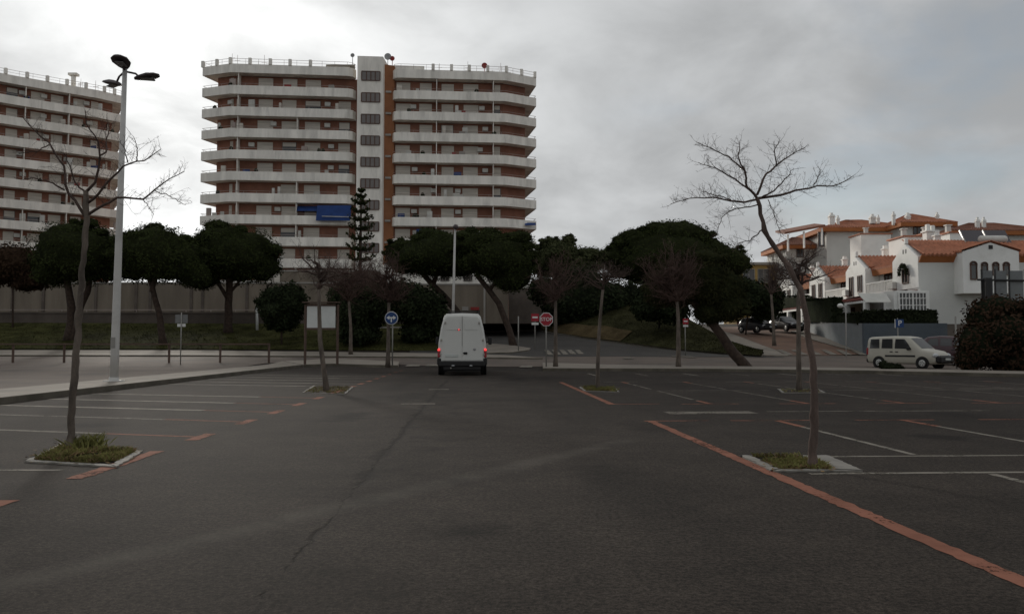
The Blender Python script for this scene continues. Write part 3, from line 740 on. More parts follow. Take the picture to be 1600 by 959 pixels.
# stair shaft
a, b = V2(556.5, 109.6), V2(597, 109.9); up = lambda p, z: Vector((p.x, p.y, z))
ztop = P(575, 88, 109.7).z; zb0 = T(112)
part(MB().extrude([up(a, zb0), up(b, zb0), up(b, zb0) + Vector((.3, 7, 0)), up(a, zb0) + Vector((-.2, 7, 0))], (0, 0, ztop - zb0)), 'stair_shaft', M['towerwhite'], tw)
a2, b2 = V2(597, 110.9), V2(615, 111.5)
part(MB().extrude([up(a2, zb0), up(b2, zb0), up(b2, zb0) + Vector((0, 7, 0)), up(a2, zb0) + Vector((0, 7, 0))], (0, 0, P(600, 101, 111).z - zb0)), 'brick_shaft', M['towerbrick2'], tw)
dv = (b - a).normalized(); rz = math.atan2(dv.y, dv.x)
for k in range(9):
    z = P(577, 118.5 + 33.6 * k, 109.6).z
    ca, cb = V2(563.5, 109.62), V2(592.5, 109.86); cen = (ca + cb) / 2 - Vector((0, .04, 0)); w = (cb - ca).length; h = 1.28
    fr = MB()
    for e in (-1, 1): fr.box((cen.x, cen.y, z + e * h / 2), (w, .12, .1), rz)
    for f in (-.5, -.24, 0, .24, .5): q = cen + dv * (w * f); fr.box((q.x, q.y - .004, z), (.13, .12, h - .1), rz)
    wf = part(fr, 'window', M['brownframe'], tw)
    for f in (-.37, -.12, .12, .37):
        q = cen + dv * (w * f); part(MB().box((q.x, q.y + .02, z), (w * .24, .05, h - .1), rz), 'pane', M['stairglass'], wf)
    sl_ = MB(); q = (a2 + b2) / 2 - Vector((0, .1, 0)); zz_ = P(604, 143 + 33.6 * k, 110.9).z
    part(sl_.box((q.x, q.y, zz_), (.8, .14, .28), rz), 'vent_slab', M['soffit'], tw)
# roof houses, dishes
part(MB().extrude([up(V2(512, 112), ZT - .7), up(V2(545, 112), ZT - .7), up(V2(545, 116), ZT - .7), up(V2(512, 116), ZT - .7)], (0, 0, 1.55)), 'roof_hut', M['towerwhite'], tw)
part(MB().extrude([up(V2(507, 111.6), ZT + .86), up(V2(553, 111.6), ZT + .86), up(V2(553, 116), ZT + .86), up(V2(507, 116), ZT + .86)], (0, 0, .14)), 'hut_roof', M['soffit'], tw)
part(MB().extrude([up(V2(614, 112.2), ZT - .7), up(V2(662, 112.6), ZT - .7), up(V2(662, 117), ZT - .7), up(V2(614, 117), ZT - .7)], (0, 0, 1.8)), 'roof_hut', M['towerwhite'], tw)
for x, y, m_, s_ in ((551, 87, 'dishgrey', .3), (606, 89, 'dishgrey', .5), (613, 92, 'dishred', .36), (757, 103, 'dishred', .42)):
    p = P(x, y, 112); part(MB().tube([p - Vector((0, 0, 2.2)), p], .05, 5).lathe([(.02, .12), (s_ * .6, .09), (s_, -.08), (s_ * .95, -.1), (.02, .06)], p, 'y', 14), 'dish', M[m_], tw)
# awnings
def awn(xa, xb, ya, yb, d, fl, name='awning'):
    p0, p1 = V2(xa, d), V2(xb, d); za, zb_ = P(xa, ya, d).z, P(xa, yb, d).z; out = Vector((0, -.7, 0))
    part(MB().extrude([up(p0, za), up(p1, za), up(p1, zb_) + out, up(p0, zb_) + out], (0, .05, .0)), name, M['blueawn'], tw)
awn(465, 499, 322, 331, 110.2, 0); awn(496, 549, 321, 346, 109.6, 0); awn(651, 677, 358, 373, 111.0, 0); awn(820, 837, 348, 353, 113.6, 0)
part(MB().tube([P(503, 338, 108.85), P(545, 339, 108.9)], .06, 5), 'awning_bar', M['ac'], tw)

tl = thing('apartment_tower', 'second white balconied apartment tower cut by the left edge, behind the three-headed street lamp', 'apartment block', (-64, 118, T(118)))
Fz = [V2(-190, 103.5), V2(20, 113.5), V2(150, 120.0), V2(186, 122.6), V2(189, 124.0), V2(189, 124.0) + Vector((-5.6, 9, 0))]
SHZ = [(-120, -95, 0), (-70, -50, 0), (-30, -8, 0), (8, 24, 0), (46, 66, 0), (78, 96, 0), (112, 128, 0), (140, 150, 0), (166, 174, 0)]
tower_wing(tl, Fz, 11, SHZ, (-60, 36, 104), (-10, 34, 70, 100, 134), rnd, T(118), (-40, 4, 38, 70, 101, 131, 160, 176), Fz)
p = P(115, 122, 120); part(MB().tube([p - Vector((0, 0, 2)), p + Vector((0, 0, .3))], .35, 8).box(p + Vector((0, 0, .5)), (1.3, .9, .35)), 'chimney', M['towerwhite'], tl)

# ------------------------------------------------------------------ podium and street walls behind the trees
def wallx(name, label, cat, xa, xb, ytop, d, zb_, m, th=.4, extras=None, d2=None):
    p0, p1 = P(xa, ytop, d), P(xb, ytop, d2 or d); t = thing(name, label, cat, ((p0.x + p1.x) / 2, d, zb_))
    q = [Vector((p0.x, p0.y, zb_)), Vector((p1.x, p1.y, zb_)), Vector((p1.x, p1.y + th, zb_)), Vector((p0.x, p0.y + th, zb_))]
    part(MB().extrude(q, (0, 0, p0.z - zb_)), 'wall', M[m], t)
    part(MB().extrude([Vector((v.x, v.y + (-.06 if i < 2 else .06), p0.z + .002)) for i, v in enumerate(q)], (0, 0, .16)), 'coping', M['soffit'] if m != 'podium_lo' else M['podium_lo'], t)
    return t, p0, p1
t, p0, p1 = wallx('boundary_wall', 'long beige rendered wall with thin pilasters behind the pine trunks', 'wall', -330, 592, 443, 88, 2.6, 'podium')
for x in (-60, 20, 68, 150, 213, 235, 299, 317, 386, 440, 520): q = P(x, 465, 88); part(MB().box((q.x, 87.93, (2.6 + p0.z) / 2), (.28, .14, p0.z - 2.6)), 'pilaster', M['podium_lo'], t)
rl = MB(); q0, q1 = P(-330, 484, 78), P(640, 484, 78)
for dz in (0, -.35): rl.tube([q0 + Vector((0, 0, dz)), q1 + Vector((0, 0, dz))], .03, 4)
tr = thing('railing', 'thin grey railing along the low dark wall below the beige wall', 'railing', ((q0.x + q1.x) / 2, 78, 3.2)); part(rl, 'rail', M['rail'], tr)
for i in range(26): q = q0.lerp(q1, i / 25); part(MB().tube([Vector((q.x, 78, 3.1)), q], .03, 4), 'post', M['rail'], tr)
wallx('retaining_wall', 'low dark brown retaining wall along the top of the grass bank', 'wall', -330, 660, 490, 75.5, 2.6, 'podium_lo')
t, p0, p1 = wallx('podium_building', 'beige low building with two barred windows behind the leaning pine trunks', 'building', 592, 794, 445, 90, 2.2, 'podium', 9)
part(MB().box(((p0.x + p1.x) / 2, 91.2, p0.z + 1.2), (p1.x - p0.x - .2, 2, 2.2)), 'upper_wall', M['towerwhite'], t)
for x in (695, 731, 768):
    q = P(x, 433, 90.15); wf = part(MB().box((q.x, 90.14, q.z), (1.0, .12, .85)), 'window', M['glass'], t)
    bars = MB()
    for i in range(6): bars.box((q.x - .45 + i * .18, 90.05, q.z), (.04, .04, .85))
    part(bars, 'bars', M['rail'], wf)
q = P(757, 480, 89.9); part(MB().box((q.x, 89.93, (2.2 + p0.z) / 2), (.22, .14, p0.z - 2.2)), 'downpipe', M['soffit'], t)
q = P(742, 482, 89.9); part(MB().box((q.x, 89.93, q.z), (.95, .08, .34)), 'sign_panel', M['dishred'], t)
q = P(727, 482, 89.9); part(MB().box((q.x, 89.93, q.z), (.7, .08, .42)), 'sign_panel', M['soffit'], t)
wallx('boundary_wall', 'grey brown wall running right from the beige building behind the stop sign', 'wall', 795, 1010, 452, 100, 3.0, 'podium_lo', .4)
t, p0, p1 = wallx('podium_building', 'pale ground floor block with a white roller shutter under the apartment tower', 'building', 400, 640, 424, 98, 3.2, 'podium', 8)
q = P(425, 436, 97.9); rs = part(MB().box((q.x, 97.94, q.z), (1.9, .1, 1.4)), 'roller_shutter', M['shutter'], t)
wallx('garden_wall', 'pale low garden wall glimpsed between dark bushes left of the van', 'wall', 560, 690, 513, 72, 1.6, 'podium', .3)
wallx('garden_wall', 'dark low street wall right of the van below the beige building', 'wall', 760, 838, 507, 88, 2.4, 'podium_lo', .3)

# ------------------------------------------------------------------ houses on the right
TER = P(1400, 505, 60).z
def roof_slab(mb_, a, b, c, d, th=.12):
    a, b, c, d = map(Vector, (a, b, c, d)); n = (b - a).cross(d - a).normalized()
    if n.z < 0: n = -n
    return mb_.extrude([a, b, c, d], n * th)
def corrugate(a, b, c, d, pitch=.34, amp=.06):
    """rows of barrel tiles from eave edge a-b up to ridge edge d-c"""
    a, b, c, d = map(Vector, (a, b, c, d)); n = (b - a).cross(d - a).normalized()
    if n.z < 0: n = -n
    m_ = max(4, int((b - a).length / pitch)) * 4; lo_, hi_ = [], []
    for i in range(m_ + 1):
        t = i / m_; o = n * (amp * (1 + math.sin(i * math.pi / 2)) + .05)
        lo_.append(a.lerp(b, t) + o); hi_.append(d.lerp(c, t) + o)
    m2 = MB(); loft(m2, [[p - n * .18 for p in lo_], lo_, [p.lerp(q, .5) for p, q in zip(lo_, hi_)], hi_], False); return m2
def win(mb_parent, c, w, h, axis, m='brownframe', nx=2, arch=False, gl='glass'):
    """window in a wall; axis 'x': wall faces -X, axis 'y': wall faces -Y"""
    c = Vector(c)
    def bx(mb_, o, dw, dz, sw, sz, th):
        if axis == 'x': mb_.box((c.x - o, c.y + dw, c.z + dz), (th, sw, sz))
        else: mb_.box((c.x + dw, c.y - o, c.z + dz), (sw, th, sz))
    fr = MB()
    for e in (-1, 1): bx(fr, .03, 0, e * h / 2, w + .08, .08, .12)
    for i in range(nx + 1): bx(fr, .034, -w / 2 + w * i / nx, 0, .07, h - .08, .12)
    if arch:
        n_ = 8; prev = None
        for i in range(n_ + 1):
            an = math.pi * i / n_; q = (math.cos(an) * w / 2, h / 2 + math.sin(an) * w / 2)
            if prev: bx(fr, .03, (q[0] + prev[0]) / 2, (q[1] + prev[1]) / 2, .12, .12, .12)
            prev = q
    f = part(fr, 'window', M[m], mb_parent)
    pn = MB(); bx(pn, .01, 0, 0, w, h, .04)
    if arch:
        pts = [(math.cos(math.pi * i / 10) * w / 2, h / 2 + math.sin(math.pi * i / 10) * w / 2) for i in range(11)]
        pn.extrude([(c.x + q[0], c.y - .03, c.z + q[1]) if axis == 'y' else (c.x - .03, c.y + q[0], c.z + q[1]) for q in pts], (0, .04, 0) if axis == 'y' else (.04, 0, 0))
    part(pn, 'pane', M[gl], f); return f
XF = 32.6
def row_house(y0, label, near):
    t = thing('terraced_house', label, 'house', (XF + 4, y0 + 4.7, TER), 0, 'white terraced houses up the side street')
    zt = TER; ze, za, zo = 8.35, 9.62, 5.85
    g0, g1, r1 = y0, y0 + 4.3, y0 + 9.5
    # gabled bay facing the side street
    bay = MB(); bay.extrude([(XF, g0, zo), (XF, g1, zo), (XF, g1, ze), (XF, (g0 + g1) / 2, za), (XF, g0, ze)], (5.5, 0, 0))
    part(bay, 'gable_wall', M['housewhite'], t)
    main = MB(); main.extrude([(XF + 1.3, g0 + .02, zt - 1.5), (XF + 1.3, r1, zt - 1.5), (XF + 1.3, r1, ze - .25), (XF + 1.3, g0 + .02, ze - .25)], (9, 0, 0)); part(main, 'wall', M['housewhite'], t)
    part(corrugate((XF + .5, g1 + .02, ze - .2), (XF + .5, r1, ze - .2), (XF + 5, r1, 9.75), (XF + 5, g1 + .02, 9.75)), 'roof', M['tile'], t)
    part(MB().extrude([(XF + .62, g1 + .02, ze - .75), (XF + .62, r1, ze - .75), (XF + .5, r1, ze - .1), (XF + .5, g1 + .02, ze - .1)], (.25, 0, 0)), 'eave', M['eave'], t)
    ym = (g0 + g1) / 2
    rg = corrugate((XF + .3, g0 - .05, ze + .03), (XF + 9, g0 - .05, ze + .03), (XF + 9, ym, za + .03), (XF + .3, ym, za + .03)); part(rg, 'roof', M['tile'], t)
    rg = corrugate((XF + .3, g1 + .05, ze + .03), (XF + 9, g1 + .05, ze + .03), (XF + 9, ym, za + .03), (XF + .3, ym, za + .03)); part(rg, 'roof', M['tile'], t)
    part(MB().box((XF + .15, ym, za + .25), (.25, .3, .5), 0, .04), 'finial', M['housewhite'], t)
    for e in (-.22, .22): part(MB().box((XF + .01, ym + e, za - .62), (.06, .18, .34)), 'vent', M['darkframe'], t)
    if near: win(t, (XF, ym - .1, 6.95), .95, 1.15, 'x')
    else: win(t, (XF, ym - 1.0, 7.0), .8, 1.5, 'x'); win(t, (XF, ym + .9, 6.8), .75, 1.9, 'x')
    # recessed balcony
    win(t, (XF + 1.3, g1 + 1.35, 6.9), 1.25, 1.7, 'x', nx=1); win(t, (XF + 1.3, g1 + 3.5, 6.9), 1.3, 1.9, 'x', nx=2)
    bl = MB(); bl.box((XF + .65, (g1 + r1) / 2, zo + .02), (1.3, r1 - g1 - .02, .22)); bl.box((XF + .06, (g1 + r1) / 2, 6.85), (.12, r1 - g1 - .02, .1))
    bo = part(bl, 'balcony', M['housewhite'], t)
    n_ = 18
    for i in range(n_): part(MB().box((XF + .06, g1 + .2 + (r1 - g1 - .4) * i / (n_ - 1), 6.36), (.07, .09, .88)), 'baluster', M['housewhite'], bo)
    # porch
    part(corrugate((XF - 2.2, g0 + .2, 5.15), (XF - 2.2, r1 - .3, 5.15), (XF + 1.3, r1 - .3, 5.75), (XF + 1.3, g0 + .2, 5.75)), 'porch_roof', M['maroon'], t)
    part(MB().box((XF - 2.1, (g0 + r1) / 2, 5.02), (.18, r1 - g0 - .6, .2)), 'porch_beam', M['housewhite'], t)
    for yy in (g0 + .6, g1 + .6, r1 - .7): part(MB().box((XF - 2.05, yy, (zt + 4.92) / 2), (.42, .42, 4.92 - zt), 0, .03), 'pillar', M['housewhite'], t)
    part(MB().box((XF + 1.26, g1 + 2.2, zt + 1.05), (.08, 2.2, 2.1)), 'door', M['brownframe'], t)
    part(MB().box((XF - .2, g1 - .3, 6.3), (.35, .85, .62), 0, .03), 'air_conditioner', M['ac'], t)
    ch = MB(); ch.box((XF + 4.2, ym + 2.8, 10.0), (.5, .5, 1.3), 0, .04); ch.box((XF + 4.2, ym + 2.8, 10.7), (.64, .64, .1)); ch.box((XF + 4.2, ym + 2.8, 10.9), (.34, .34, .3)); part(ch, 'chimney', M['housewhite'], t)
    return t
h1 = row_house(64.0, 'nearest white terraced house with grey end wall, arched windows and a white grid window', True)
row_house(73.6, 'white terraced house second from the grey end wall, with two narrow gable windows', False)
row_house(83.2, 'white terraced house third from the grey end wall, behind the bare forked tree', False)
row_house(92.8, 'farthest white terraced house, at the top of the brick side street', False)
# end wall of the nearest house (faces the car park)
part(MB().extrude([(XF + .05, 63.9, TER - 2), (XF + 13, 63.9, TER - 2), (XF + 13, 63.9, 8.05), (XF + .05, 63.9, 8.05)], (0, 2.0, 0)), 'end_wall', M['housegrey'], h1)
part(corrugate((XF + .1, 63.4, 8.4), (XF + 14, 63.4, 8.4), (XF + 12, 68.5, 10.1), (XF + .4, 67.5, 10.05)), 'roof', M['tile'], h1)
part(MB().extrude([(XF + .02, 63.45, 8.38), (XF + 14, 63.45, 8.38), (XF + 14, 63.88, 7.86), (XF + .02, 63.88, 7.86)], (0, .1, .03)), 'eave', M['eave'], h1)
gx0, gx1 = P(1504, 400, 62.6).x, P(1592, 400, 62.6).x; gm = (gx0 + gx1) / 2
za2, ze2 = P(1548, 379, 62.6).z, P(1504, 393, 62.6).z
part(MB().extrude([(gx0, 62.6, P(1548, 458, 62.6).z), (gx1, 62.6, P(1548, 458, 62.6).z), (gx1, 62.6, ze2), (gm, 62.6, za2), (gx0, 62.6, ze2)], (0, 3.5, 0)), 'gable_wall', M['housewhite'], h1)
part(corrugate((gx0 - .1, 62.5, ze2 + .02), (gx0 - .1, 68, ze2 + .02), (gm, 68, za2 + .05), (gm, 62.5, za2 + .05)), 'roof', M['tile'], h1)
part(corrugate((gx1 + .1, 62.5, ze2 + .02), (gx1 + .1, 68, ze2 + .02), (gm, 68, za2 + .05), (gm, 62.5, za2 + .05)), 'roof', M['tile'], h1)
part(MB().box((gm, 62.58, P(1548, 386, 62.6).z), (.3, .08, .3)), 'vent', M['darkframe'], h1)
q = P(1521, 425, 62.6); win(h1, (q.x, 62.6, q.z), .48, 1.15, 'y', nx=1, arch=True)
for x in (1538, 1555.5, 1572): q = P(x, 418, 62.6); win(h1, (q.x, 62.6, q.z - .2), .45, .75, 'y', nx=1, arch=True)
q0, q1 = P(1396, 457, 62.2), P(1452, 457, 62.2)
part(MB().extrude([(q0.x, 62.2, TER - .1), (q1.x, 62.2, TER - .1), (q1.x, 62.2, q0.z + .15), (q0.x, 62.2, q0.z + .15)], (0, 1.68, 0)), 'sunroom', M['housewhite'], h1)
q = P(1425.5, 472, 62.2); gw = MB(); W_, H_ = 43 * 62.2 / F, 30 * 62.2 / F
part(MB().box((q.x, 62.19, q.z), (W_, .06, H_)), 'pane', M['glass'], h1)
for i in range(9): gw.box((q.x - W_ / 2 + W_ * i / 8, 62.12, q.z), (.11 if i % 4 == 0 else .055, .08, H_))
for f in (-.5, -.16, .2, .5): gw.box((q.x, 62.115, q.z + H_ * f), (W_ + .1, .085, .1 if abs(f) == .5 else .06))
part(gw, 'window', M['housewhite'], h1)
q = P(1362, 468, 62.6); part(MB().extrude([(q.x - 1.1, 62.6, q.z + .45), (q.x + 1.1, 62.6, q.z + .45), (q.x + .95, 61.4, q.z - .3), (q.x - 1.0, 61.4, q.z - .3)], (0, 0, .05)), 'awning', M['canvas'], h1)
# hanging plant round the near gable window
lv = MB(); rr_ = random.Random(3); vs, fs = [], []
for _ in range(260):
    an = rr_.uniform(-.2, 3.34); rad = rr_.uniform(.45, .85)
    leaf(vs, fs, Vector((XF - .15 - rr_.random() * .15, 66.1 + math.cos(an) * rad, 7.15 + math.sin(an) * rad * 1.0)), Vector((-1, rr_.uniform(-.6, .6), rr_.uniform(-.6, .6))).normalized(), .12, rr_)
lv.add(vs, fs); tag(part(lv, 'climbing_plant', M['hedge']), 'dark climbing plant arching over the near white gable window', 'plant')
# solar heater
q = P(1537, 366, 68); sh = thing('solar_water_heater', 'solar water heater with two tilted dark panels and a white tank on the tiled roof', 'solar heater', (q.x, 68, 9.9))
for e in (-1, 1):
    x0 = q.x + e * 1.0; cl_ = MB(); cl_.extrude([(x0 - .95, 67.2, 9.75), (x0 + .95, 67.2, 9.75), (x0 + 1.05, 68.4, 11.1), (x0 - .85, 68.4, 11.1)], (0, .1, -.05)); part(cl_, 'collector', M['solar'], sh)
    part(MB().tube([(x0 - .98, 67.15, 9.78), (x0 - .88, 68.35, 11.15)], .04, 5), 'frame_bar', M['ac'], sh)
q2 = P(1550, 374, 67); part(MB().lathe([(.02, -1.15), (.25, -1.12), (.31, -1.0), (.31, 1.0), (.25, 1.12), (.02, 1.15)], (q2.x, 66.9, q2.z), 'x', 14), 'tank', M['ac'], sh)
def villa(label, xa, xb, yeave, yridge, d, dep, m='housewhite', rm='tile', wins=(), chim=(), zb_=4.0):
    p0, p1 = P(xa, yeave, d), P(xb, yeave, d); ze = p0.z; zr = P(xa, yridge, d + dep / 2).z
    t = thing('villa', label, 'house', ((p0.x + p1.x) / 2, d + dep / 2, zb_))
    part(MB().extrude([(p0.x, d, zb_), (p1.x, d, zb_), (p1.x, d + dep, zb_), (p0.x, d + dep, zb_)], (0, 0, ze - zb_)), 'wall', M[m], t)
    e = .7; A, B, Cc, D = (p0.x - e, d - e, ze), (p1.x + e, d - e, ze), (p1.x + e, d + dep + e, ze), (p0.x - e, d + dep + e, ze)
    w = p1.x - p0.x; i_ = min(w * .45, dep * .5); r0, r1 = (p0.x + i_, d + dep / 2, zr), (p1.x - i_, d + dep / 2, zr)
    part(corrugate(A, B, r1, r0), 'roof', M[rm], t); part(corrugate(D, A, r0, r0), 'roof', M[rm], t); part(corrugate(B, Cc, r1, r1), 'roof', M[rm], t); part(corrugate(D, Cc, r1, r0), 'roof', M[rm], t)
    part(MB().extrude([A, B, Cc, D], (0, 0, -.45)), 'eave', M['eave'], t)
    for (x, y, w_, h_) in wins: q = P(x, y, d); win(t, (q.x, d, q.z), w_, h_, 'y')
    for (x, y0_, y1_, w_) in [(a_, b_, c_, w0 * .42) for a_, b_, c_, w0 in chim]:
        q = P(x, y0_, d + 1); q3 = P(x, y1_, d + 1); c_ = MB(); c_.box((q.x, d + 1, (q.z + q3.z) / 2), (w_, w_, q.z - q3.z), 0, .04); c_.box((q.x, d + 1, q.z - .25), (w_ * 1.2, w_ * 1.2, .1)); c_.box((q.x, d + 1, q.z + .12), (w_ * .5, w_ * .5, .3)); part(c_, 'chimney', M['housewhite'], t)
    return t
villa('long white villa with orange hipped roof and tall chimney, high behind the terrace', 1291, 1424, 357, 345, 104, 9, 'housegrey', 'tile', ((1283, 374, .8, 1.9), (1345, 372, .7, .9)), ((1299, 336, 372, 1.6), (1309, 340, 352, .9), (1363, 338, 350, 1.6), (1372, 339, 350, .8)))
villa('white villa with orange roof and two square windows, topmost behind the terrace', 1412, 1483, 349, 336, 100, 8, 'housegrey', 'tile', ((1433, 359, 1.0, 1.1), (1451, 359, .9, 1.2)), ((1396, 334, 352, .9), (1418, 336, 348, 1.3), (1464, 335, 345, .9)))
villa('white villa with dark brown tiled roof at the right edge behind the solar heater', 1492, 1640, 362, 350, 92, 8, 'housegrey', 'tile_dk', (), ((1527, 343, 360, 1.0), (1537, 343, 360, .9)))
villa('small pale villa with brown roof left of the long villa', 1228, 1288, 384, 372, 108, 8, 'housegrey', 'tile_dk', ((1250, 395, .9, 1.2),), ())
def shed_roof(label):
    p0, p1 = P(1226, 366, 100), P(1290, 354, 100); t = thing('roof_terrace_canopy', label, 'canopy', ((p0.x + p1.x) / 2, 101, P(1260, 384, 100).z))
    part(roof_slab(MB(), p0, p1, p1 + Vector((.5, 5, .9)), p0 + Vector((.5, 5, .9)), .25), 'canopy', M['tile_dk'], t)
    for x, yy in ((1231, 366), (1256, 361), (1284, 356)):
        q = P(x, yy, 100.3); part(MB().box((q.x, 100.3, q.z - 1.1), (.2, .2, 2.1)), 'post', M['housewhite'], t)
shed_roof('sloping brown canopy on white posts beside the long villa')
for label, x0, x1, yt, d in (('white roof terrace block with chimney pots behind the first orange gable', 1345, 1392, 366, 92), ('white stepped parapet block beside the tall white chimney', 1412, 1440, 370, 74), ('pale stair house block left of the solar heater', 1484, 1506, 364, 74), ('white walled terrace block behind the second gable roof', 1440, 1484, 367, 80)):
    p0, p1 = P(x0, yt, d), P(x1, yt, d); t = thing('roof_block', label, 'building', ((p0.x + p1.x) / 2, d, 8.5))
    part(MB().box(((p0.x + p1.x) / 2, d + 1.5, (6.5 + p0.z) / 2), (p1.x - p0.x, 3, p0.z - 6.5)), 'wall', M['housewhite'], t)
    part(MB().box(((p0.x + p1.x) / 2, d + 1.5, p0.z + .06), (p1.x - p0.x + .3, 3.3, .12)), 'coping', M['tile'], t)
    q = p0.lerp(p1, .3); part(MB().box((q.x, d + 1, q.z + .45), (.42, .42, .75), 0, .05).box((q.x, d + 1, q.z + .86), (.55, .55, .1)), 'chimney', M['housegrey'], t)
q = P(1453, 364, 70); cmn = thing('white_chimney', 'tall white chimney standing on the near orange roof', 'chimney', (q.x, 70, 9.6)); part(MB().box((q.x, 70, 10.2), (.95, .8, 1.9), 0, .04), 'shaft', M['housewhite'], cmn)
part(MB().box((q.x, 70, 11.22), (1.15, 1.0, .14)).box((q.x - .2, 70, 11.55), (.3, .4, .6), 0, .04).box((q.x + .22, 70, 11.5), (.3, .4, .5), 0, .04), 'cap', M['housewhite'], cmn)
# yellow house
p0, p1 = P(1150, 414, 112), P(1226, 414, 112); yh = thing('yellow_house', 'flat roofed yellow house beyond the dark trees, left of the terrace', 'house', ((p0.x + p1.x) / 2, 114, 4))
part(MB().extrude([(p0.x, 112, 4), (p1.x, 112, 4), (p1.x, 119, 4), (p0.x, 119, 4)], (0, 0, p0.z - 4)), 'wall', M['yellow'], yh)
part(MB().extrude([(p0.x - .4, 111.5, p0.z), (p1.x + .4, 111.5, p0.z), (p1.x + .4, 119.4, p0.z), (p0.x - .4, 119.4, p0.z)], (0, 0, .35)), 'roof', M['soffit'], yh)
for x in (1170, 1193): q = P(x, 431, 112); win(yh, (q.x, 112, q.z), 1.6, 1.9, 'y', 'soffit')
# terrace and blue wall
terr = MB(); c0, c1, c2 = P(1350, 505, 60), P(1480, 505, 60), P(1640, 505, 60)
bw = thing('garden_wall', 'blue grey rendered garden wall with a corner, behind the parked beige car', 'wall', (c0.x + 3, 60, T(60)))
part(MB().extrude([(c0.x, 60, T(60) - .3), (c1.x, 60, T(60) - .3), (c1.x, 60.35, T(60) - .3), (c0.x, 60.35, T(60) - .3)], (0, 0, TER - T(60) + .3)), 'front_wall', M['bluewall'], bw)
part(MB().extrude([(c1.x + .003, 60.02, T(60) - .3), (c2.x, 60.02, T(60) - .3), (c2.x, 60.35, T(60) - .3), (c1.x + .003, 60.35, T(60) - .3)], (0, 0, TER - T(60) + .25)), 'front_wall', M['podium_lo'], bw, label='darker end section of the wall')
e0 = P(1262, 504, 80); sd_ = Vector((e0.x - c0.x, 80 - 60, 0))
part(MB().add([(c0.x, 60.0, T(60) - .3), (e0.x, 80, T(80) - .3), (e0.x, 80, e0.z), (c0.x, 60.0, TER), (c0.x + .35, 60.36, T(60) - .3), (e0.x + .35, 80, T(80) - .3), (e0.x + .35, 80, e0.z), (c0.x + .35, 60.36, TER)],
    [(0, 1, 2, 3), (7, 6, 5, 4), (3, 2, 6, 7), (1, 5, 6, 2)]), 'side_wall', M['bluewall_lit'], bw)
tg = MB(); tg.add([(c0.x + .34, 60.34, TER - .1), (c2.x + 30, 60.34, TER - .1), (c2.x + 60, 130, TER + 1), (e0.x + 1, 130, TER + 3), (e0.x + .34, 80, e0.z - .1)], [(0, 1, 2, 3, 4)]); struct(tg, 'garden_terrace', M['drygrass'])
# hedge on the wall
def hedge_box(label, p, q, h, th, seed, name='hedge', m='hedge', n=1500):
    p, q = Vector(p), Vector(q); t = thing(name, label, 'hedge', (p + q) / 2); d = (q - p); L = d.length; d.normalize(); nn = Vector((-d.y, d.x, 0)); r_ = random.Random(seed)
    core = MB(); core.extrude([p - nn * th * .42, q - nn * th * .42, q + nn * th * .42, p + nn * th * .42], (0, 0, h * .93)); vs, fs = [], []
    for _ in range(n):
        f = r_.random(); side = r_.random()
        if side < .6: w = p.lerp(q, f) - nn * th * .47 + Vector((0, 0, r_.random() * h)); nm = -nn
        elif side < .85: w = p.lerp(q, f) + nn * th * r_.uniform(-.5, .5) + Vector((0, 0, h * .97)); nm = Vector((0, 0, 1))
        else: w = (p if r_.random() < .5 else q) + nn * th * r_.uniform(-.5, .5) + Vector((0, 0, r_.random() * h)); nm = d
        leaf(vs, fs, w + Vector((r_.gauss(0, .05), r_.gauss(0, .05), r_.gauss(0, .05))), (nm + Vector((r_.uniform(-.7, .7), r_.uniform(-.7, .7), r_.uniform(-.7, .7)))).normalized(), .14, r_)
    l2 = MB(); l2.add(vs, fs); join_two(core, l2, 'foliage', M['hedge'], M[m], t); return t
hedge_box('dark clipped hedge on the blue wall below the white grid window', P(1352, 505, 60.8), P(1459, 505, 60.8), .95, .8, 1)
hedge_box('low dark hedge along the side street in front of the porches', P(1345, 505, 61.5), P(1312, 504, 69), .75, .7, 2, n=1300)
hedge_box('tall dark hedge along the side street left of the porches', P(1309, 504, 69.6), P(1264, 503, 79), 2.2, .9, 4, n=2000)
hedge_box('dark hedge block at the top of the brick street beside the parked black car', P(1262, 512, 84), P(1222, 506, 96), 3.4, 1.2, 3, n=1500)

# ------------------------------------------------------------------ pines and shrubs
def trunkpx(lst, d): return [P(x, y, d) for x, y in lst]
d = 69
b = on_bank(108, .35); pine('broad dark pine behind the street lamp, its trunk forked low', b, [([b, P(112, 480, b.y), P(104, 440, b.y), P(98, 415, b.y)], .42, .22), ([b + Vector((.3, 0, 0)), P(124, 485, b.y), P(138, 455, b.y), P(142, 415, b.y)], .36, .2)],
    [(128, 402, 72, 52), (90, 410, 38, 46, 1), (168, 405, 46, 44, .5), (118, 372, 46, 26), (80, 425, 28, 26)], b.y, 1, 13000, .15, group='pines on the grass bank')
b = on_bank(256, .2); pine('dark pine with a bent slanting trunk, second from the tower on the bank', b, [([b, P(250, 490, b.y), P(238, 450, b.y), P(246, 425, b.y)], .3, .18), ([P(238, 450, b.y), P(228, 430, b.y)], .16, .1)],
    [(245, 402, 66, 48), (205, 408, 38, 40, 1), (285, 410, 42, 38), (240, 376, 48, 22), (305, 428, 26, 28)], b.y, 2, 13000, .15, group='pines on the grass bank')
b = on_bank(357, .62); pine('rounded dark pine with straight trunk in front of the apartment tower', b, [([b, P(357, 480, b.y), P(358, 450, b.y), P(360, 420, b.y)], .38, .26), ([P(357, 470, b.y), P(345, 450, b.y), P(335, 430, b.y)], .2, .12), ([P(358, 458, b.y), P(375, 438, b.y)], .15, .1)],
    [(367, 402, 70, 50), (328, 405, 38, 44, 1), (408, 412, 32, 36, .5), (352, 376, 46, 24), (318, 432, 26, 26)], b.y, 3, 14000, .15, group='pines on the grass bank')
d = 74
